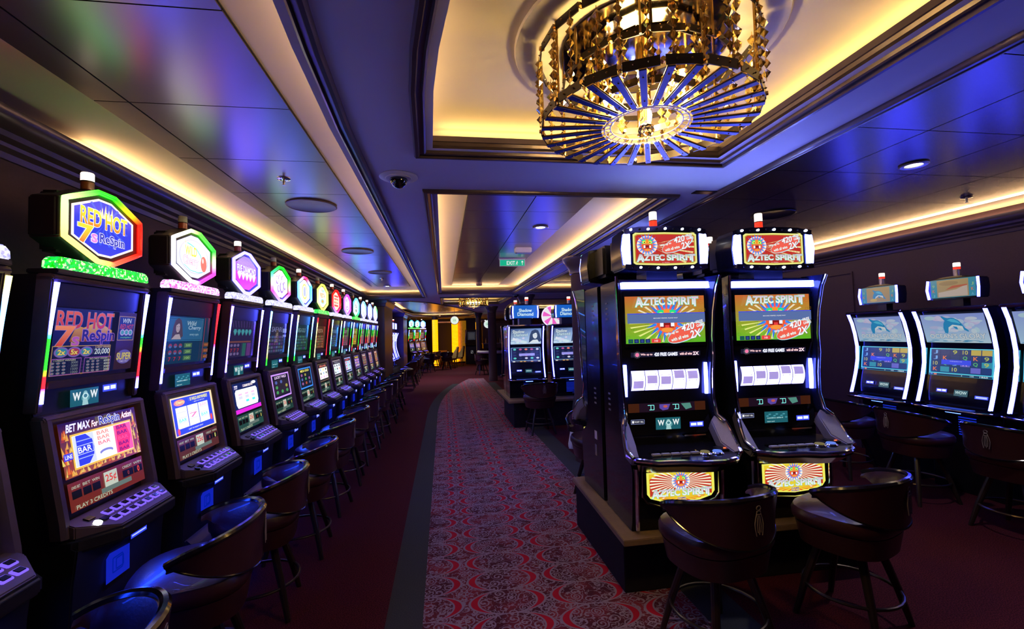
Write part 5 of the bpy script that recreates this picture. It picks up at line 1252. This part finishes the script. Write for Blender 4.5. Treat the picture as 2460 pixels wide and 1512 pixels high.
for o_ in (SH, SH2): o_['group'] = 'portrait video machines in the middle distance'
SH3 = dup(SH, (1.385, 8.06, 0), PI, 'video machine back to back with the left portrait machine, seen edge-on', 'portrait video machines in the middle distance')
pt = thing('machine_plinth', 'dark plinth with stone ledge under the portrait video machines', 'plinth')
MB().box(1.12, 2.7, 7.42, 8.65, 0, .415).build('base', plinth_m, pt, bevel=.004)
MB().box(1.02, 2.8, 7.30, 8.9, .415, .45).build('ledge', slab_m, pt, bevel=.004)
stool(1.46, 6.98, R(5), 'dark leather bar stool in front of the left portrait machine', 'stools at the portrait machines')
stool(2.22, 6.46, R(141), 'dark leather bar stool beside the round column, under a seated person', 'stools at the portrait machines')
for yy, l, d in ((4.21, 'dark leather bar stool lit blue before the smaller dolphin machine', 6), (3.49, 'dark leather bar stool lit blue before the larger dolphin machine', -4), (2.77, 'dark leather bar stool at the dolphin machine cut off by the right edge', 3)):
    stool(4.13, yy+.02, R(-90+d), l, 'stools at the dolphin machines')
stool(1.40, 4.10, R(180), 'dark leather bar stool behind the mask machine island, mostly hidden', 'stools at the mask machines')
# round column and its flared capital
def column(x, y, r, label, cap=True):
    t = thing('column', label, 'column', (x, y, 0), 0, 'round dark columns')
    MB().lathe([(r*1.08, 0), (r*1.08, .12), (r, .14), (r, 2.24)], 36).build('shaft', wall_m if r > .12 else wood_m, t)
    if cap: MB().lathe([(r, 2.24), (r*1.1, 2.25), (r*1.12, 2.30), (r*1.35, 2.36), (r*1.6, 2.42), (r*1.6, 2.45)], 36).build('capital', mould_m, t)
column(1.72, 5.35, .165, 'thick dark purple column behind the left mask machine')
column(1.60, 15.0, .135, 'slim dark column in the middle of the far aisle')
column(1.50, 19.5, .115, 'dark column left of the far bar, behind the slim one')
column(1.95, 10.6, .14, 'dark column rising behind the portrait machine topper')
# wheel sign behind the portrait machines
t = thing('prize_wheel_machine', 'machine topped by a round pink and white lit wheel behind the portrait machine', 'slot machine', (2.1, 8.62, 1.86))
MB().prism([(-.25, -1.41), (.25, -1.41), (.25, -.35), (.18, -.24), (-.18, -.24), (-.25, -.35)], 'y', -.20, .20).build('cabinet', black_m, t, bevel=.01)
MB().box(-.06, .06, .0, .06, -.26, -.18).build('neck', black_m, t)
a = Art(.5, .5)
for k in range(12): a.poly([(0, 0)]+[(.19*math.cos(2*PI*(k+f)/12), .19*math.sin(2*PI*(k+f)/12)) for f in (0, .5, 1)], (1., .12, .55) if k % 2 else (1., .9, 1.), k == 0)
MB().lathe([(.001, .0), (.205, 0), (.205, .05), (.001, .05)], 36, axis='y').build('rim', emis('rim_light', (.8, .7, 1), 1.2), t)
a.build('wheel_face', t, (0, -.001, 0))

# ================================================================ CHANDELIERS
def chandelier():
    t = thing('chandelier', 'x', 'chandelier')     # origin: centre of the lower ring
    RO, HT = .385, .245
    MB().lathe([(.001, .285), (.47, .285), (.475, .278), (.47, .270), (.001, .270)], 56).build('canopy', mat('canopy_paint', (.62, .55, .42), .5), t)
    MB().lathe([(.001, .272), (.30, .272), (.30, .262), (.001, .262)], 48).build('inner_plate', mat('smoke_mirror', (.12, .10, .09), .08, 1.), t)
    NS = 30
    def band(name, r, z, w, n, gap=.12, m_=gunmetal_m):
        mb = MB()
        for k in range(n):
            a0, a1 = 2*PI*(k+gap/2)/n, 2*PI*(k+1-gap/2)/n
            for (q0, q1) in ((r-.004, r),):
                v = [(q*math.cos(a), q*math.sin(a), zz) for a in (a0, a1) for q in (q0, q1) for zz in (z-w/2, z+w/2)]
                mb.add(v, [(0, 1, 3, 2), (4, 6, 7, 5), (0, 4, 5, 1), (2, 3, 7, 6), (0, 2, 6, 4), (1, 5, 7, 3)], 0)
            for f in (.3, .7):
                a = a0+(a1-a0)*f; c, s = math.cos(a), math.sin(a); mb.octa((r*c, r*s, z), .004, .004, a, 1)
                mb.octa(((r-.005)*c, (r-.005)*s, z), .004, .004, a, 1)
            am = 2*PI*k/n; c, s = math.cos(am), math.sin(am)
            mb.tube([((r-.012)*c, (r-.012)*s, z), ((r+.006)*c, (r+.006)*s, z)], .0075, 6, 2)
        return mb.build(name, [m_, brass_m, gold_m], t)
    band('upper_ring', RO, HT, .030, 20); band('lower_ring', RO, 0., .030, 20)
    band('inner_upper_ring', .20, .225, .026, 12); band('inner_lower_ring', .20, .05, .026, 12); band('middle_ring', .30, .15, .022, 16)
    # radial straps of the bottom
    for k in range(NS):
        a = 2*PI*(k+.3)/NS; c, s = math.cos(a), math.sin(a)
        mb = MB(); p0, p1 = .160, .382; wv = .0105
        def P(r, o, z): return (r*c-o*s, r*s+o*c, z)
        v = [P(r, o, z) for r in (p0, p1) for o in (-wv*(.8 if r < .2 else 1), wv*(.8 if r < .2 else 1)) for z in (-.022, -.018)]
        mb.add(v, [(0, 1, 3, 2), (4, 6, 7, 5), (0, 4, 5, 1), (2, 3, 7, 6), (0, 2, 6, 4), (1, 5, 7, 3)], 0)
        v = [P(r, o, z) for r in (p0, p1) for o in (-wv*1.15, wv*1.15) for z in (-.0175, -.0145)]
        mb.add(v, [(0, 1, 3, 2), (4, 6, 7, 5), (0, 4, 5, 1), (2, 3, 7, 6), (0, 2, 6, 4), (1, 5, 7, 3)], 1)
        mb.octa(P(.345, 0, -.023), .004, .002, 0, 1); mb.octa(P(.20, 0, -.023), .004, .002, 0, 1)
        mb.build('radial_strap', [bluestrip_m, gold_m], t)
    # wire collar at the bottom centre
    mb = MB()
    for r, z in ((.150, -.018), (.128, -.012)):
        mb.tube([(r*math.cos(2*PI*i/NS), r*math.sin(2*PI*i/NS), z) for i in range(NS)], .0025, 5, 0, closed=True)
    for i in range(NS): a = 2*PI*(i+.3)/NS; mb.tube([(.160*math.cos(a), .160*math.sin(a), -.018), (.128*math.cos(a), .128*math.sin(a), -.012)], .0022, 5)
    mb.build('wire_collar', silver_m, t)
    # gold rods
    for n_, f_, r_, za, zb_, w_ in ((10, .5, RO-.008, -.015, .272, .0055), (6, .2, .20, .03, .265, .006), (8, .4, .30, .14, .27, .004)):
        for k in range(n_):
            a = 2*PI*(k+f_)/n_; MB().tube([(r_*math.cos(a), r_*math.sin(a), za), (r_*math.cos(a), r_*math.sin(a), zb_)], w_, 6).build('rod', gold_m, t)
    # crystal strands
    rnd = random.Random(2)
    def strand(r, a, z1, z0, s, name='crystal_strand'):
        mb = MB(); z = z1; c = (r*math.cos(a), r*math.sin(a))
        mb.tube([(c[0], c[1], z1+.01), (c[0], c[1], z0)], .0012, 4, 1)
        while z > z0+s*.6:
            mb.octa((c[0]+rnd.uniform(-.002, .002), c[1]+rnd.uniform(-.002, .002), z-s), s*.85, s, a+rnd.uniform(-.6, .6)); z -= 2.05*s
        mb.build(name, [crystal_m, gold_m], t, smooth=False)
    for k in range(30):
        a = 2*PI*(k+.5)/30
        if k % 3: strand(RO+.003, a, HT-.015, .02, .0165)
        else: strand(RO-.03, a, HT-.015, .05, .020)
    for k in range(12): a = 2*PI*(k+.3)/12; strand(.30, a, .13, -.005, .0165)
    for k in range(16): a = 2*PI*(k+.1)/16; strand(.212, a, .21, .065, .018)
    for k in range(8): a = 2*PI*(k+.5)/8; strand(.12, a, .20, .0, .016)
    # bulbs
    bm_ = emis('candle_bulb', (1., .74, .36), 150)
    for k in range(7):
        r, a = (.15, 2*PI*k/6) if k < 6 else (0, 0)
        x, y = r*math.cos(a), r*math.sin(a)
        so = MB().lathe([(.001, .20), (.012, .20), (.012, .12), (.018, .115), (.001, .11)], 12, (x, y, 0)).build('lamp_holder', gold_m, t)
        MB().lathe([(.001, .115), (.010, .105), (.014, .088), (.010, .066), (.003, .048), (.001, .045)], 12, (x, y, 0)).build('bulb', bm_, so)
    # pendant ball
    MB().tube([(0, 0, .26), (0, 0, .0)], .006, 8).build('stem', gold_m, t)
    b = MB(); bm = bmesh.new(); bmesh.ops.create_icosphere(bm, subdivisions=2, radius=.03); b.add([v.co+Vector((0, 0, -.035)) for v in bm.verts], [tuple(v.index for v in f.verts) for f in bm.faces]); bm.free()
    b.build('pendant_ball', clear_m, t, smooth=False)
    l = bpy.data.lights.new('glow', 'POINT'); l.energy = 46; l.color = (1, .64, .17); l.shadow_soft_size = .10
    o = bpy.data.objects.new('glow', l); COL.objects.link(o); o.parent = t; o.location = (0, 0, .09)
    return t
CH = chandelier(); CH.location = (.748, 1.54, 2.312)
CH['label'] = 'large amber crystal drum chandelier with radial straps reflecting blue light at the top of the picture'; CH['group'] = 'crystal drum chandeliers'
CH2 = dup(CH, (.82, 12.2, 2.30), 0, 'small far crystal drum chandelier over the aisle', 'crystal drum chandeliers')

# ================================================================ THE FAR END
# alcove of curved machines between the two piers
rail_t = None
for k, yy in enumerate((14.0, 14.95, 15.9, 16.85)):
    o_ = dup(SH, (-2.12, yy, -.0), PI/2, ['nearest', 'second', 'third', 'farthest'][k]+' of the curved machines in the alcove between the two piers', 'curved machines in the alcove', skip=('topper_screen',))
tag(MB().box(-2.45, -1.62, 13.5, 17.8, 0, .45).build('alcove_bench', plinth_m, bevel=.01), 'dark bench under the curved machines in the alcove', 'bench')
for k in range(5): stool(-1.02+rnd.uniform(-.03, .03), 13.75+1.0*k, R(90+rnd.uniform(-15, 15)), ['first', 'second', 'third', 'fourth', 'fifth'][k]+' dark bar stool beyond the wooden pier, along the alcove', 'stools along the alcove')
# three octagon machines set at an angle
for k, (x, y, a_) in enumerate(((-1.55, 20.5, 70), (-1.33, 21.17, 70), (-1.10, 21.84, 66))):
    o_ = dup(machines[(8, 8, 9)[k]], (x-.1, y+.1, .0), R(a_), ['left', 'middle', 'right'][k]+' of three angled octagon-topped machines past the second pier', 'angled octagon machines at the far end')
    MB().box(-.28, .28, -.34, .0, 0, .28).build('foot', plinth_m, o_)
    stool(x+.70, y-.10, R(a_+rnd.uniform(-10, 10)), 'dark bar stool in front of the '+['left', 'middle', 'right'][k]+' angled octagon machine', 'stools at the angled machines')
t = thing('slot_machine', 'slim machine with a tall yellow lit screen beside the first glowing column', 'slot machine', (-1.15, 23.9, 0), R(-5))
MB().prism([(0, 0), (-.42, 0), (-.42, .7), (-.55, .76), (-.36, .9), (-.3, 1.2), (-.36, 1.85), (0, 1.85)], 'x', -.27, .27).build('cabinet', black_m, t, bevel=.01)
a = Art(.46, .55); a.rect(-.2, -.27, .2, .27, (.35, .25, .08)); a.rect(-.15, -.24, .15, .05, (.8, .75, .45)); a.ell(0, .15, .10, .06, (.7, .5, .1)); a.build('upper_screen', t, (0, -.345, 1.55))
a = Art(.4, .3); a.rect(-.18, -.13, .18, .13, (.1, .08, .05)); a.ell(-.02, .0, .09, .08, (.8, .85, .7)); a.build('lower_screen', t, (0, -.365, 1.08), tilt=-.2)
MB().prism([(-.58, .74), (-.40, .82), (-.40, .84), (-.60, .76)], 'x', -.25, .25).build('button_deck', emis('yellow_deck', (.8, .55, .02), .9), t)
stool(.12, 20.5, R(5), 'dark bar stool before the right angled octagon machine and glowing column', 'stools at the far end')
stool(-.62, 19.4, R(60), 'dark bar stool standing apart in the far aisle, white seat edge', 'stools at the far end')
# glowing amber columns: brick-pattern light panels
def glow_mat():
    M = bpy.data.materials.new('glowing_onyx_bricks'); M.use_nodes = True; t = M.node_tree; p = t.nodes['Principled BSDF']
    tc = t.nodes.new('ShaderNodeTexCoord'); b = t.nodes.new('ShaderNodeTexBrick'); b.inputs['Scale'].default_value = 5
    b.inputs['Color1'].default_value = (1, .34, .0, 1); b.inputs['Color2'].default_value = (1, .38, .004, 1); b.inputs['Mortar'].default_value = (.8, .18, .0, 1); b.inputs['Mortar Size'].default_value = .03
    mp = t.nodes.new('ShaderNodeMapping'); mp.inputs['Rotation'].default_value = (PI/2, 0, 0)
    t.links.new(tc.outputs['Object'], mp.inputs[0]); t.links.new(mp.outputs[0], b.inputs['Vector']); t.links.new(b.outputs['Color'], p.inputs['Emission Color'])
    p.inputs['Emission Strength'].default_value = 2.4; p.inputs['Base Color'].default_value = (.4, .2, .02, 1); return M
glow_m = glow_mat()
def glow_column(x, y, r, label, bx=None, z0=.02, z1=2.28):
    t = thing('glowing_column', label, 'column', (x, y, 0), 0, 'glowing amber columns')
    MB().lathe([(r*1.05, 0), (r*1.05, z0+.06), (r*.9, z0+.07)], 28).build('foot', brass_m, t)
    MB().lathe([(r, z0+.06), (r, z1)], 28).build('shaft', glow_m, t, bevel=0)
    MB().lathe([(r*1.08, z1), (r*1.08, z1+.17)], 28).build('head', wood_m, t)
glow_column(-.387, 22.2, .135, 'slim glowing amber column nearest the angled machines')
glow_column(.62, 24.9, .17, 'glowing amber column behind the tan chairs, wide one')
glow_column(1.86, 26.1, .10, 'slim glowing amber column right of the black cash machine')
t = thing('onyx_column', 'broad amber stone column with added faint glow beside the wide glowing one', 'column', (1.0, 25.2, 0))
om = mat('faint_glow_onyx', (.55, .26, .04), .35, var=.5, vs=9, emit=(.5, .22, .01), es=.35)  # stone is no lamp; a weak glow is added to its colour
MB().lathe([(.25, .08), (.25, 2.30)], 32).build('shaft', om, t); MB().lathe([(.26, 0), (.26, .08)], 32).build('foot', gunmetal_m, t)
struct('wall_end_1', MB().box(-.25, .45, 26.0, 26.1, 0, 2.45), mat('dark_stone_wall', (.06, .05, .045), .6))
struct('trim_12', MB().box(-.6, 3.0, 25.9, 26.0, 2.22, 2.30), brass_m)
struct('wall_end_2', MB().box(1.2, 1.8, 25.6, 25.7, 0, 2.45), mat('black_wall', (.012, .012, .016), .5))
# cash machine
t = thing('cash_machine', 'black cash machine with silver curved side rails between glowing columns', 'cash machine', (1.46, 24.3, 0))
MB().prism([(0, 0), (-.45, 0), (-.45, .9), (-.55, .96), (-.40, 1.1), (-.30, 1.4), (-.34, 1.78), (0, 1.80)], 'x', -.33, .33).build('cabinet', black_m, t, bevel=.02)
for s in (-1, 1): MB().tube([(s*.34, -.42, 1.10), (s*.33, -.36, 1.3), (s*.31, -.34, 1.5), (s*.27, -.36, 1.78)], .022, 8).build('side_rail', mat('pale_rail', (.7, .7, .68), .4), t)
a = Art(.5, .45); a.rect(-.2, -.2, .2, .22, (.02, .02, .025)); a.rect(-.14, -.14, .14, .16, (.035, .035, .04)); a.build('screen', t, (0, -.372, 1.45))
a = Art(.14, .2); a.frame(-.05, -.07, .05, .07, .01, (.25, .25, .25)); a.line([(-.05, -.07), (.05, .07)], .012, (.25, .25, .25)); a.build('emblem', t, (0, -.452, .62))
# round lit signs
for x, y, z, l in ((.448, 18.0, 2.11, 'round white lit sign hanging in front of the wide glowing column'), (1.75, 18.0, 1.93, 'round white lit sign half hidden behind the slim column')):
    t = thing('round_sign', l, 'sign', (x, y, z), 0, 'round lit signs')
    MB().lathe([(.001, -.02), (.16, -.02), (.175, 0), (.16, .02), (.001, .02)], 32, axis='y').build('housing', silver_m, t)
    a = Art(.34, .34); a.ell(0, 0, .155, .155, (.75, 1.0, .8), 32); a.ell(0, 0, .11, .10, (.6, .85, .68), 28); a.text('10', 0, 0, .09, .08, (.05, .25, .15)); a.build('face', t, (0, -.0215, 0))
    MB().tube([(0, 0, .17), (0, 0, (2.452 if x > 1 else 2.592)-z)], .008, 6).build('hanger', silver_m, t)
# tan chairs and the small desk
def tan_chair(x, y, rz, label):
    t = thing('dining_chair', label, 'chair', (x, y, 0), rz, 'tan upholstered chairs')
    MB().box(-.25, .25, -.24, .24, .38, .48).build('seat', tan_m, t, bevel=.03)
    MB().prism([(-.20, .46), (-.27, .46), (-.34, .98), (-.29, 1.0)], 'x', -.24, .24).build('backrest', tan_m, t, bevel=.02)
    for s in (-1, 1):
        MB().prism([(-.26, .46), (.16, .46), (.10, .58), (-.15, .72), (-.30, .94)], 'x', s*.25-.025, s*.25+.025).build('arm', tan_m, t, bevel=.012)
        for q in (-1, 1): MB().tube([(s*.21, q*.20, .40), (s*.22, q*.23, 0)], [.02, .013], 8).build('leg', leg_m, t)
    return t
tan_chair(.34, 21.3, R(78), 'tan upholstered chair in front of the glowing columns, left one')
tan_chair(.66, 22.2, R(78), 'tan upholstered chair in front of the glowing columns, right one')
t = thing('side_table', 'small lit side table left of the tan chairs', 'table', (-.04, 22.75, 0))
MB().box(-.2, .2, -.2, .2, .72, .78).build('table_top', tan_m, t, bevel=.01); MB().box(-.15, .15, -.15, .15, .30, .72).build('cabinet', mat('dark_red_box', (.12, .03, .02), .5), t)
for sx in (-1, 1):
    for sy in (-1, 1): MB().box(sx*.17-.02, sx*.17+.02, sy*.17-.02, sy*.17+.02, 0, .72).build('leg', tan_m, t)
# gaming table and stools before the bar
t = thing('gaming_table', 'half round gaming table with padded pale rim by the slim column', 'table', (2.2, 16.6, 0))
hr = [(-.95+0, 0)]+[(-.95*math.cos(PI*k/16), -.75*math.sin(PI*k/16)) for k in range(1, 16)]+[(.95, 0)]
MB().prism(hr, 'z', .86, .90).build('playing_surface', felt_m, t)
MB().tube([(x, y, .90) for x, y in hr], .05, 10).build('armrest', mat('pale_vinyl', (.55, .48, .40), .5), t)
MB().prism([(x*.55, y*.5) for x, y in hr], 'z', .05, .86).build('pedestal', plinth_m, t); MB().box(-.6, .6, -.5, .0, 0, .05).build('foot', brass_m, t)
stool(1.42, 17.3, R(-70), 'dark bar stool at the left side of the gaming table', 'stools at the gaming table')
stool(2.4, 15.4, R(5), 'dark bar stool in front of the gaming table', 'stools at the gaming table')
# back bar shelves with slats
t = thing('bar_shelves', 'dark back bar with many thin horizontal slats in the far right corner', 'shelf', (2.75, 25.2, 0))
MB().box(-.62, .9, .0, .08, 0, 2.25).build('back_panel', wood_m, t)
for k in range(16): MB().box(-.60, .88, -.10, .0, 1.02+.07*k, 1.035+.07*k).build('slat', mat('pale_slat', (.35, .28, .24), .5), t)
t = thing('bar_counter', 'far bar counter with pale top below the slatted back bar', 'counter', (2.75, 25.2, 0))
MB().box(-.62, .9, -.55, -.15, 0, 1.0).build('front', wood_m, t, bevel=.01)
MB().box(-.66, .94, -.60, -.12, 1.0, 1.04).build('counter_top', mat('pale_top', (.5, .42, .32), .4), t)
for k in range(9):
    tag(MB().lathe([(.001, 0), (.035, 0), (.036, .16), (.014, .21), (.014, .28), (.001, .28)], 12, (2.30+.13*k, 24.82, 1.04)).build('bottle', mat('brown_glass' if k % 2 else 'pale_glass', (.25, .12, .03) if k % 2 else (.6, .6, .5), .1)), 'small bottle standing on the far bar counter', 'bottle', 'bottles on the far bar counter')
for k in range(3): stool(2.2+.6*k, 24.1, R(5), 'dark bar stool at the far bar counter', 'stools at the far bar')
# lit red fire extinguisher cabinets etc. are not in view; one bright lamp by the second round sign
t = thing('picture_light', 'tiny bright spotlight on a rail above the far bar', 'lamp', (1.72, 20.0, 2.10))
MB().tube([(-.2, 0, .35), (-.2, 0, .06), (.4, 0, .05)], .008, 6).build('rail', silver_m, t)
for x in (-.18, .12): MB().lathe([(.001, 0), (.03, 0), (.02, .05), (.001, .05)], 12, (x, 0, 0)).build('spot_lens', emis('tiny_spot', (.8, 1, .9), 7), t)

# ================================================================ SEATED PERSON (mostly hidden behind the round column)
def skin_body(name, joints, edges, parent, m, sub=2):
    me = bpy.data.meshes.new(name); me.from_pydata([j[0] for j in joints], edges, [])
    o = bpy.data.objects.new(name, me); COL.objects.link(o)
    md = o.modifiers.new('skin', 'SKIN'); md.use_smooth_shade = True
    for v, j in zip(me.skin_vertices[0].data, joints): v.radius = (j[1], j[1]*(j[2] if len(j) > 2 else 1))
    me.skin_vertices[0].data[0].use_root = True
    sb = o.modifiers.new('sub', 'SUBSURF'); sb.levels = sb.render_levels = sub
    me.materials.append(m); o.parent = parent; return o
P_ = thing('person', 'person in black trousers and a white shoe seated behind the round column', 'person', (2.22, 6.46, 0), R(141))
# local coordinates: hips near the origin at .70, facing +y; one leg stretched out, the other on the foot ring
J = [((0, 0, .775), .13, .8), ((0, .02, .88), .125, .8), ((0, .03, 1.02), .14, .75), ((0, .02, 1.14), .13, .7), ((0, .02, 1.22), .055),
     ((-.17, .02, 1.15), .062), ((-.24, .10, .92), .045), ((-.12, .30, .90), .035), ((.17, .02, 1.15), .062), ((.24, .10, .92), .045), ((.12, .30, .90), .035)]
skin_body('body', J, [(0, 1), (1, 2), (2, 3), (3, 4), (3, 5), (5, 6), (6, 7), (3, 8), (8, 9), (9, 10)], P_, shirt_m)
L = [((0, .0, .745), .12), ((.10, .05, .725), .10), ((.10, .49, .67), .068), ((.05, .74, .42), .056), ((.02, .88, .27), .050),
     ((-.10, .05, .725), .10), ((-.14, .42, .70), .068), ((-.15, .44, .42), .055), ((-.14, .40, .27), .048)]
skin_body('trousers', L, [(0, 1), (1, 2), (2, 3), (3, 4), (0, 5), (5, 6), (6, 7), (7, 8)], P_, cloth_m)
def shoe(loc, rot):
    mb = MB(); secs = [(-.09, .028, .0, .075), (-.06, .038, .0, .085), (.0, .038, .0, .075), (.05, .043, .0, .058), (.10, .045, .0, .045), (.14, .036, .004, .035), (.165, .016, .010, .022)]
    vs = []
    for y, w_, z0, z1 in secs:
        for k in range(10):
            a_ = 2*PI*k/10; vs.append((w_*math.cos(a_), y, (z0+z1)/2+(z1-z0)/2*math.sin(a_)))
    n = len(secs); fs = [(i*10+j, i*10+(j+1) % 10, (i+1)*10+(j+1) % 10, (i+1)*10+j) for i in range(n-1) for j in range(10)]+[tuple(range(10)), tuple(range(n*10-10, n*10))]
    mb.add(vs, fs); o = mb.build('shoe', shoe_m, P_, loc=loc, rot=rot)
    MB().prism([(-.036, -.09), (.036, -.09), (.046, .08), (.03, .16), (-.03, .16), (-.046, .08)], 'z', -.008, .008).build('sole', shoe_m, o)
    for k in range(3): MB().tube([(-.02, .02+.03*k, .072-.007*k), (.02, .02+.03*k, .072-.007*k)], .003, 5).build('lace', shoe_m, o)
shoe((.015, .905, .19), (R(-58), 0, 0))
shoe((-.14, .42, .20), (R(-8), 0, 0))
hd = bmesh.new(); bmesh.ops.create_uvsphere(hd, u_segments=24, v_segments=16, radius=.1)
for v in hd.verts:
    v.co.x *= .78; v.co.z *= 1.2; v.co.y *= .98
    if v.co.z < -.03: v.co.x *= .86; 
    if v.co.y > .07 and abs(v.co.x) < .02 and -.03 < v.co.z < .02: v.co.y += .022
mb = MB(); mb.add([v.co[:] for v in hd.verts], [tuple(v.index for v in f.verts) for f in hd.faces]); hd.free()
he = mb.build('head', skin_m, P_, loc=(0, .05, 1.37))
for s in (-1, 1):
    MB().lathe([(.001, 0), (.012, 0), (.001, .006)], 10).build('eye', white_m, he, loc=(s*.03, .092, .01), rot=(R(-90), 0, 0))
    MB().lathe([(.001, -.01), (.018, -.006), (.02, .006), (.001, .01)], 10).build('ear', skin_m, he, loc=(s*.078, 0, 0), rot=(0, R(90), 0))
MB().tube([(-.022, .092, -.045), (0, .097, -.047), (.022, .092, -.045)], .005, 6).build('mouth', mat('lips', (.35, .1, .09), .5), he)
hb = bmesh.new(); bmesh.ops.create_uvsphere(hb, u_segments=24, v_segments=14, radius=.108)
for v in hb.verts:
    v.co.x *= .82; v.co.z *= 1.18
    if v.co.y > .045 and v.co.z < .055: v.co.y = .045
    if v.co.z < -.05: v.co.z = -.05
mb = MB(); mb.add([v.co[:] for v in hb.verts], [tuple(v.index for v in f.verts) for f in hb.faces]); hb.free()
mb.build('hair', hair_m, he, loc=(0, -.015, .02))
for s in (-1, 1):
    hj = [((s*.12, .30, .90), .028, .6), ((s*.105, .36, .895), .032, .45), ((s*.10, .40, .89), .030, .4)]; he_ = [(0, 1), (1, 2)]
    for q, ln in ((-.024, .055), (-.008, .065), (.008, .062), (.024, .05)):
        n0 = len(hj); hj += [((s*.10+q, .42, .888), .009), ((s*.10+q*1.1, .42+ln*.55, .888), .0085), ((s*.10+q*1.1, .42+ln, .872), .007)]; he_ += [(2, n0), (n0, n0+1), (n0+1, n0+2)]
    n0 = len(hj); hj += [((s*.10-s*.035, .37, .89), .010), ((s*.10-s*.055, .41, .88), .008)]; he_ += [(1, n0), (n0, n0+1)]
    skin_body('hand', hj, he_, P_, skin_m, 1)
